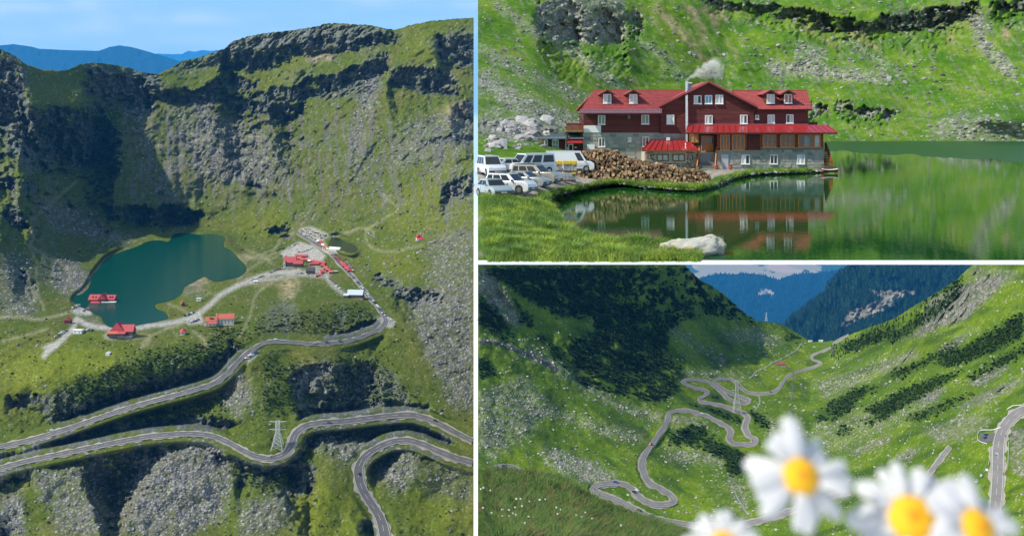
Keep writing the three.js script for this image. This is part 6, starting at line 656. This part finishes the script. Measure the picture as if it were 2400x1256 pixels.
{ const r = rng(41), rows = [ // x0,y0,x1,y1,n,yaw,where,group
    [704, 541, 764, 562, 15, 0.6, 'in the crowded car park at the head of the road', 'in the upper car park'], [712, 536, 766, 556, 13, 0.6, 'in the crowded car park at the head of the road', 'in the upper car park'], [702, 548, 756, 570, 13, 0.6, 'in the crowded car park at the head of the road', 'in the upper car park'], [722, 552, 772, 586, 12, -0.6, 'queuing beside the gravel car park', 'beside the gravel car park'],
    [674, 584, 700, 570, 7, 0.3, 'along the far edge of the gravel car park', 'along the gravel car park'], [708, 592, 734, 582, 6, 0.4, 'in the middle of the gravel car park', 'in the gravel car park'], [646, 590, 668, 582, 5, 0.1, 'left of the gravel car park', 'left of the gravel car park'], [632, 640, 668, 628, 8, 0.4, 'on the lane below the red market building', 'on the market lane'], [585, 660, 618, 648, 6, 0.4, 'on the gravel lake road near the pale hut', 'on the lake road'],
    [808, 608, 830, 640, 9, -0.9, 'behind the row of market stalls', 'behind the stalls'], [826, 648, 888, 722, 20, -0.95, 'parked along the road above the grey roofed depot', 'along the upper road'], [890, 726, 912, 748, 7, -0.9, 'parked at the outside of the road bend', 'at the road bend'], [908, 744, 922, 758, 6, -0.2, 'in the lay-by of the road bend', 'in the bend lay-by'], [576, 842, 600, 826, 9, 0.7, 'in the lay-by beside the middle road', 'in the middle lay-by'],
    [166, 724, 204, 708, 9, 0.5, 'on the gravel jetty beside the lake chalet', 'by the lake chalet'], [192, 732, 214, 722, 4, 0.3, 'on the gravel jetty beside the lake chalet', 'by the lake chalet'], [196, 775, 216, 775, 5, 0.1, 'beside the white flat-roofed kiosk', 'beside the kiosk'], [128, 792, 154, 776, 5, 0.6, 'on the track left of the white kiosk', 'on the left track'], [444, 757, 464, 751, 7, 0.9, 'in front of the orange roofed house', 'by the orange roofed house'], [430, 742, 452, 734, 6, 0.8, 'along the lake road near the orange roofed house', 'along the lake road'], [860, 545, 876, 560, 5, 0.2, 'camping on the right meadow track', 'on the camping meadow'], [770, 652, 800, 680, 5, -0.8, 'on the side road to the depot', 'on the depot road'], [690, 640, 760, 650, 6, 0.1, 'on the yard below the market', 'below the market']];
  for (const [x0, y0, x1, y1, n, yaw, where, group] of rows) for (let i = 0; i < n; i++) { const t = (i + 0.5) / n; miniCar(lerp(x0, x1, t) + 2 * (r() - 0.5), lerp(y0, y1, t) + 2 * (r() - 0.5), distL, yaw + 0.3 * (r() - 0.5) + (r() < 0.3 ? 1.4 : 0), [0, 0, 0, 1, 1, 2, 2, 3, 3, 4, 6, 6, 5][(r() * 13) | 0], where, group, 0.3, 1.5); }
  for (const [px, py, yaw, k, w] of [[203, 1068, 0.2, 2, 'alone on the lower mountain road'], [232, 1044, 0.2, 0, 'parked on the verge of the lower mountain road'], [770, 994, 0.05, 4, 'on the lower road right of the pylon'], [1020, 989, -0.5, 3, 'heading down the right end of the lower road'], [628, 1074, -0.1, 2, 'at the bend below the pylon'], [841, 1114, 1.4, 3, 'on the near right hairpin road'], [645, 799, 0, 0, 'at the left end of the middle road'], [737, 808, 0, 2, 'in the middle of the middle road'], [765, 806, 0.1, 3, 'on the middle road left of the rock cutting'], [797, 803, 0.2, 4, 'second from the right on the middle road'], [830, 797, 0.3, 2, 'just before the rock cutting of the middle road'], [120, 1012, 0.3, 0, 'on the left part of the middle road']]) miniCar(px, py, distL, yaw, k, w, 'on the mountain road', 1.6, 1.25);
  for (const [px, py, yaw, k, w, s] of [[1443, 1133, 0, 7, 'at the top of the lowest serpentine loop', 1.35], [1487, 1157, -0.9, 3, 'in the left lane of the lowest loop', 1.2], [1493, 1153, -0.9, 0, 'in the right lane of the lowest loop', 1.2], [1499, 1200, -0.5, 3, 'on the straight below the lowest loop', 1.2], [1526, 1044, 1.0, 5, 'alone on the long middle straight', 1.3], [1646, 972, -0.4, 0, 'on the upper arc of the middle loop', 1.2], [1733, 905, -0.8, 3, 'near the top of the farthest loop', 1.1], [1808, 921, 0.1, 3, 'right of the small road bridge', 1.1], [1182, 1096, 0.1, 4, 'on the small arc behind the meadow edge', 1.3], [2337, 1069, 1.5, 2, 'driving on the wide right slope road', 1], [2313, 1024, 0.2, 4, 'farther of two cars in the right lay-by', 1], [2311, 1031, 0.2, 4, 'nearer of two cars in the right lay-by', 1], [2314, 1107, 1.3, 0, 'parked on the verge of the right slope road', 0.9], [2302, 1120, 1.0, 2, 'parked nearest the flowers beside the right slope road', 0.9], [1530, 1212, -0.3, 6, 'leaving the serpentine at the lower junction', 1.2]]) miniCar(px, py, distV1, yaw, k, w, 'in the valley', 1.3, s);
  for (const [px, py, l] of [[2358, 1026, 'motorcycle and rider in the right lane of the slope road'], [2354, 1116, 'motorcycle and rider nearest the flowers on the slope road'], [2209, 1074, 'motorcycle on the short road below the slope']]) { const d = distV1(px, py), p = at(px, py, d), g = new THREE.Group(); g.position.copy(p); g.position.y += 1.0; g.rotation.y = 1.5; const add = (n, geo, m) => { const o = new THREE.Mesh(geo, m); o.name = n; g.add(o); }; for (const x of [-0.7, 0.7]) add('wheel', new THREE.TorusGeometry(0.28, 0.08, 6, 12).translate(x, 0.32, 0), trimBlack); add('frame', box(1.1, 0.4, 0.35, 0, 0.65, 0), blueGreyBike()); add('rider', new THREE.CapsuleGeometry(0.24, 0.55, 4, 8).rotateZ(0.35).translate(-0.1, 1.2, 0), trimBlack); add('helmet', new THREE.SphereGeometry(0.17, 10, 8).translate(0.08, 1.72, 0), M.blueGrey); thing(g, 'motorcycle', l, 'motorcycle', 'motorcycles in the valley'); } }
function blueGreyBike() { return M.blueGrey; }
// lattice pylons
function pylon(px, py, hpx, dist, m, label, group, wide = 0.24) {
  const d = dist(px, py), p = at(px, py, d), H = hpx * d / F, W = H * wide, t = Math.max(0.28, H * 0.012), g = new THREE.Group(); g.position.copy(p); const add = (n, geos) => { const o = new THREE.Mesh(Array.isArray(geos) ? mergeGeometries(geos) : geos, m); o.name = n; o.castShadow = true; g.add(o); };
  const c = (sx, sz, f) => { const w = f < 0.62 ? lerp(W / 2, W * 0.16, f / 0.62) : W * 0.16; return V3(sx * w, f * H, sz * w); };
  for (const sx of [-1, 1]) for (const sz of [-1, 1]) add('leg', [bar(c(sx, sz, -0.03), c(sx, sz, 0.62), t), bar(c(sx, sz, 0.62), c(sx, sz, 1), t)]);
  const br = [], lv = [0, 0.16, 0.3, 0.42, 0.53, 0.62, 0.72, 0.82, 0.91, 1]; for (let i = 0; i < lv.length - 1; i++) for (const [a, b] of [[[-1, 1], [1, 1]], [[1, 1], [1, -1]], [[1, -1], [-1, -1]], [[-1, -1], [-1, 1]]]) { br.push(bar(c(a[0], a[1], lv[i]), c(b[0], b[1], lv[i + 1]), t * 0.6), bar(c(b[0], b[1], lv[i]), c(a[0], a[1], lv[i + 1]), t * 0.6), bar(c(a[0], a[1], lv[i + 1]), c(b[0], b[1], lv[i + 1]), t * 0.6)); } add('bracing', br);
  for (const f of [0.7, 0.98]) add('cross_arm', [bar(V3(-W * 0.75, f * H, 0), V3(W * 0.75, f * H, 0), t), bar(V3(-W * 0.75, f * H, 0), V3(0, (f - 0.06) * H, 0), t * 0.6), bar(V3(W * 0.75, f * H, 0), V3(0, (f - 0.06) * H, 0), t * 0.6)]); thing(g, 'lattice_pylon', label, 'pylon', group);
}
const galv = mat(0.42, 0.44, 0.45, 0.5), galvDark = mat(0.2, 0.22, 0.23, 0.6);
pylon(650, 1052, 66, distL, galv, 'pale steel lattice pylon beside the bend of the lower road', 'lattice pylons', 0.4);
for (const [px, py, h, m, l] of [[1728, 966, 74, galv, 'tall lattice pylon standing among the serpentine bends'], [1797, 753, 20, galv, 'distant lattice pylon on the ridge at the valley mouth'], [1860, 893, 26, galvDark, 'lattice pylon beside the road near the sheepfold'], [1859, 938, 34, galvDark, 'lattice pylon on the slope right of the bridge'], [1859, 1012, 52, galvDark, 'lattice pylon just above the big daisy'], [1953, 832, 24, galvDark, 'lattice pylon beside the far road bend']]) pylon(px, py, h, distV1, m, l, 'lattice pylons');
// guard rails on the right slope road
function rail(pts, label) { const g = new THREE.Group(), P = smoothLine(pts).filter((_, i) => i % 2 === 0).map(q => at(q[0], q[1], distV1(q[0], q[1])).add(V3(0, 1.1, 0))), b = P[0].clone(); g.position.copy(b); const o = new THREE.Mesh(mergeGeometries(P.slice(1).map((p, i) => bar(P[i].clone().sub(b), p.clone().sub(b), 0.16, 0.5))), M.white); o.name = 'beam'; g.add(o); P.forEach((p, i) => { if (i % 2) return; const q = new THREE.Mesh(box(0.2, 1.6, 0.2, p.x - b.x, p.y - b.y - 0.5, p.z - b.z), galv); q.name = 'post'; g.add(q); }); thing(g, 'guard_rail', label, 'guard rail', 'white guard rails'); }
rail([[2348, 1004], [2330, 1010], [2297, 1013], [2294, 1034], [2318, 1044]], 'white guard rail around the right lay-by'); rail([[2321, 1050], [2321, 1075], [2319, 1092]], 'white guard rail along the left edge of the slope road'); rail([[2395, 952], [2375, 954], [2362, 962]], 'white guard rail at the upper bend of the slope road'); rail([[2366, 1040], [2365, 1070], [2364, 1100]], 'white guard rail along the right edge of the slope road');
// little bridge
{ const d = distV1(1776, 922), p = at(1776, 925, d), b = builder('road_bridge', 'short stone road bridge over the valley stream', 'bridge', p); b.add('deck', box(22, 1.2, 9, p.x, p.y + 0.3, p.z), concrete); for (const s of [-1, 1]) b.add('parapet', box(22, 1.2, 0.5, p.x, p.y + 1.4, p.z + s * 4.4), concrete); b.add('abutment', box(4, 5, 8, p.x - 9, p.y - 2.5, p.z), concrete); b.add('abutment', box(4, 5, 8, p.x + 9, p.y - 2.5, p.z), concrete); }

// ------------------------------------------------------------------ near meadow and daisies
const crestN = [[1090, 1098], [1150, 1104], [1210, 1112], [1290, 1122], [1335, 1136], [1362, 1158], [1400, 1184], [1450, 1206], [1520, 1226], [1570, 1246], [1640, 1275], [1760, 1330]];
const distN = (px, py) => { const t = clamp((py - interp(crestN, px)) / 200); return lerp(15.5, 6.6, t) + 0.35 * fbm(px / 50, py / 40, 3, 3); };
structure(hillside({ px0: 1120, px1: 1720, nx: 150, ny: 70, rowTop: px => interp(crestN, px) + 3 * fbm(px / 15, 2, 1, 3), rowBottom: px => Math.max(1330, interp(crestN, px) + 60), dist: distN, back: 6, colour: (px, py, v) => { const n = fbm(v.x / 1.6, v.y, v.z / 1.6, 4), m = fbm(v.x / 0.4, v.y / 0.4, v.z / 0.4, 3); let c = mix3([0.06, 0.11, 0.014], [0.12, 0.085, 0.035], ss(0.2, 0.6, n)); return c.map(k => k * (1 + 0.3 * m)); } }), 'near_meadow', 'near dark meadow slope with small white flowers', 'meadow');
{ const r = rng(601), L = []; let t = 0; while (L.length < 14000 && t++ < 200000) { const px = lerp(1124, 1650, r()), c = interp(crestN, px), py = lerp(c + 1, 1290, r()); if (py < c) continue; const d = distN(px, py), v = at(px, py, d), s = 0.06 + 0.08 * r() * (0.5 + py / 1256); if (px - 1120 < s * 0.9 * F / d) continue; L.push([v, s, s * 1.1, s, r() * 6.3]); } const q = Math.ceil(L.length / 2); for (let k = 0; k < 2; k++) scatter(numbered('meadow_grass'), 'dark green grass of the near meadow', 'grass', tuftGeo(k + 13, 11, 0.028, 0.8), bladeMat, L.slice(k * q, (k + 1) * q), () => { const kk = 0.55 + 0.8 * r(), y = r(); return y > 0.93 ? [0.20 * kk, 0.11 * kk, 0.03 * kk] : [(0.045 + 0.06 * y) * kk, 0.145 * kk, 0.010 * kk]; }); }
const petalGeo = (() => { const nu = 5, nv = 9, P = [], I = []; for (let j = 0; j <= nv; j++) for (let i = 0; i <= nu; i++) { const v = j / nv, u = i / nu * 2 - 1, w = (0.10 + 0.17 * Math.pow(Math.sin(Math.min(1, v * 1.06) * Math.PI * 0.62), 0.8)) * (v > 0.9 ? Math.sqrt(Math.max(0, 1 - Math.pow((v - 0.9) / 0.1, 2) * 0.85)) : 1); P.push(v - (v > 0.95 ? 0.03 * u * u : 0), 0.05 * Math.sin(v * 3) - 0.16 * v * v - 0.07 * (1 - u * u) * -1 * 0.5 + 0.02 * Math.cos(u * 9), u * w); } for (let j = 0; j < nv; j++) for (let i = 0; i < nu; i++) { const a = j * (nu + 1) + i; I.push(a, a + 1, a + nu + 2, a, a + nu + 2, a + nu + 1); } const g = new THREE.BufferGeometry(); g.setAttribute('position', new THREE.Float32BufferAttribute(P, 3)); g.setIndex(I); g.computeVertexNormals(); return g; })();
const petalMat = new THREE.MeshPhysicalMaterial({ roughness: 0.7, transmission: 0.25, thickness: 0, side: THREE.DoubleSide }); petalMat.color.setRGB(0.68, 0.68, 0.70); const discMat = mat(0.80, 0.42, 0.006, 0.75), discTop = mat(0.72, 0.27, 0.005, 0.8), stemMat = mat(0.06, 0.12, 0.02, 0.7);
const discGeo = (() => { const g = mergeVertices(new THREE.SphereGeometry(1, 40, 20).deleteAttribute('uv').deleteAttribute('normal')), p = g.attributes.position; for (let i = 0; i < p.count; i++) { const n = 1 + 0.07 * n3(p.getX(i) * 9, p.getY(i) * 9, p.getZ(i) * 9); p.setXYZ(i, p.getX(i) * n, p.getY(i) * n * 0.55, p.getZ(i) * n); } g.computeVertexNormals(); return g; })();
function daisy(px, py, d, rd, rp, nrm, stemTo, np, seed, label, skip) {
  const r = rng(seed), c = at(px, py, d), g = new THREE.Group(); g.position.copy(c); const q = new THREE.Quaternion().setFromUnitVectors(V3(0, 1, 0), nrm.clone().normalize()), sc = d / F, add = (n, geo, m) => { const o = new THREE.Mesh(geo, m); o.name = n; o.castShadow = o.receiveShadow = true; g.add(o); return o; };
  const D0 = add('disc', discGeo, discMat); D0.scale.setScalar(rd * sc); D0.quaternion.copy(q); const D1 = add('disc_centre', discGeo, discTop); D1.scale.set(rd * sc * 0.45, rd * sc * 0.5, rd * sc * 0.45); D1.quaternion.copy(q); D1.position.copy(nrm.clone().normalize().multiplyScalar(rd * sc * 0.32));
  for (let i = 0; i < np; i++) { const a = (i + 0.5 * (r() - 0.5)) / np * 6.283; if (skip && skip(a)) continue; const o = add('petal', petalGeo, petalMat), L = rp * sc * (0.74 + 0.32 * r()); o.scale.set(L - 0, L * (0.8 + 0.5 * r()), L * (0.5 + 0.28 * r())); o.quaternion.copy(q).multiply(new THREE.Quaternion().setFromEuler(new THREE.Euler(0, a, 0))).multiply(new THREE.Quaternion().setFromEuler(new THREE.Euler(0.35 * (r() - 0.5), 0, 0.06 + 0.9 * (r() - 0.6)))); o.position.copy(V3(Math.cos(a), -0.15, -Math.sin(a)).multiplyScalar(rd * sc * 0.55).applyQuaternion(q)); }
  const n0 = nrm.clone().normalize().multiplyScalar(-rd * sc * 0.3), e = at(stemTo[0], stemTo[1], stemTo[2]).sub(c); add('stem', new THREE.TubeGeometry(new THREE.CatmullRomCurve3([n0, n0.clone().multiplyScalar(4).add(V3(0, -0.004, 0)), e.clone().multiplyScalar(0.4), e]), 20, 0.0019, 7), stemMat);
  thing(g, 'daisy', label, 'flower', 'blurred daisies in front');
}
daisy(1877, 1117, 0.46, 44, 112, V3(0.16, 0.55, 1), [1985, 1500, 0.52], 21, 5, 'out of focus white daisy standing highest, above the serpentine road', a => false);
daisy(2138, 1216, 0.47, 54, 122, V3(-0.12, 0.75, 1), [2180, 1520, 0.5], 23, 9, 'largest out of focus daisy with deep orange centre');
daisy(2290, 1240, 0.43, 46, 112, V3(0.35, 0.6, 1), [2250, 1500, 0.52], 20, 13, 'out of focus daisy overlapped by the largest one, at the right corner');
daisy(1698, 1276, 0.48, 32, 88, V3(-0.1, 0.9, 0.8), [1720, 1500, 0.52], 15, 17, 'lowest out of focus daisy at the bottom left of the flowers');
// the knoll under the flowers, just below the view
structure(new THREE.Mesh((() => { const g = new THREE.SphereGeometry(1, 24, 12, 0, 6.3, 0, 1.4), p = g.attributes.position; for (let i = 0; i < p.count; i++) p.setXYZ(i, p.getX(i) * 0.42 + 0.16, p.getY(i) * 0.35 + 7.22 + 0.02 * n3(p.getX(i) * 4, 1, p.getZ(i) * 4), p.getZ(i) * 0.42 - 0.5); g.computeVertexNormals(); return g; })(), mat(0.06, 0.09, 0.02, 0.95)), 'flower_knoll', 'grassy knoll the daisies grow on', 'ground');
// small white meadow flowers
{ const r = rng(77), fg = mergeGeometries([...Array(9)].map((_, i) => petalGeo.clone().scale(0.02, 0.02, 0.024).rotateY(i / 9 * 6.283))), fd = new THREE.SphereGeometry(0.0065, 8, 6).scale(1, 0.6, 1).translate(0, 0.003, 0), fs = new THREE.CylinderGeometry(0.0022, 0.0022, 0.3, 4).translate(0, -0.15, 0); const spots = [[1127, 1146], [1133, 1143], [1149, 1149], [1210, 1169], [1220, 1169], [1241, 1175], [1265, 1171], [1278, 1170], [1132, 1190], [1177, 1194], [1193, 1195], [1207, 1189], [1224, 1186], [1202, 1203], [1193, 1209], [1209, 1207], [1177, 1209], [1152, 1202], [1239, 1211], [1249, 1213], [1225, 1225], [1231, 1226], [1248, 1226], [1255, 1223], [1304, 1189], [1314, 1194], [1307, 1204], [1351, 1207], [1363, 1211], [1388, 1215], [1456, 1231], [1372, 1201]]; spots.forEach(([px, py], i) => { const d = distN(px, py + 34), p = at(px, py, d * 0.99), g = new THREE.Group(); g.position.copy(p); g.rotation.set(0.7 + 0.3 * r(), 0, 0.4 * (r() - 0.5)); const add = (n, geo, m) => { const o = new THREE.Mesh(geo, m); o.name = n; g.add(o); }; add('petals', fg, petalMat); add('disc', fd, discMat); const s = new THREE.Mesh(fs, stemMat); s.name = 'stem'; s.rotation.x = -0.7; g.add(s); g.scale.setScalar(0.4 + 0.25 * r()); thing(g, 'meadow_flower', 'small white flower in the near dark meadow', 'flower', 'small white meadow flowers'); }); }
renderer.render(scene, camera);
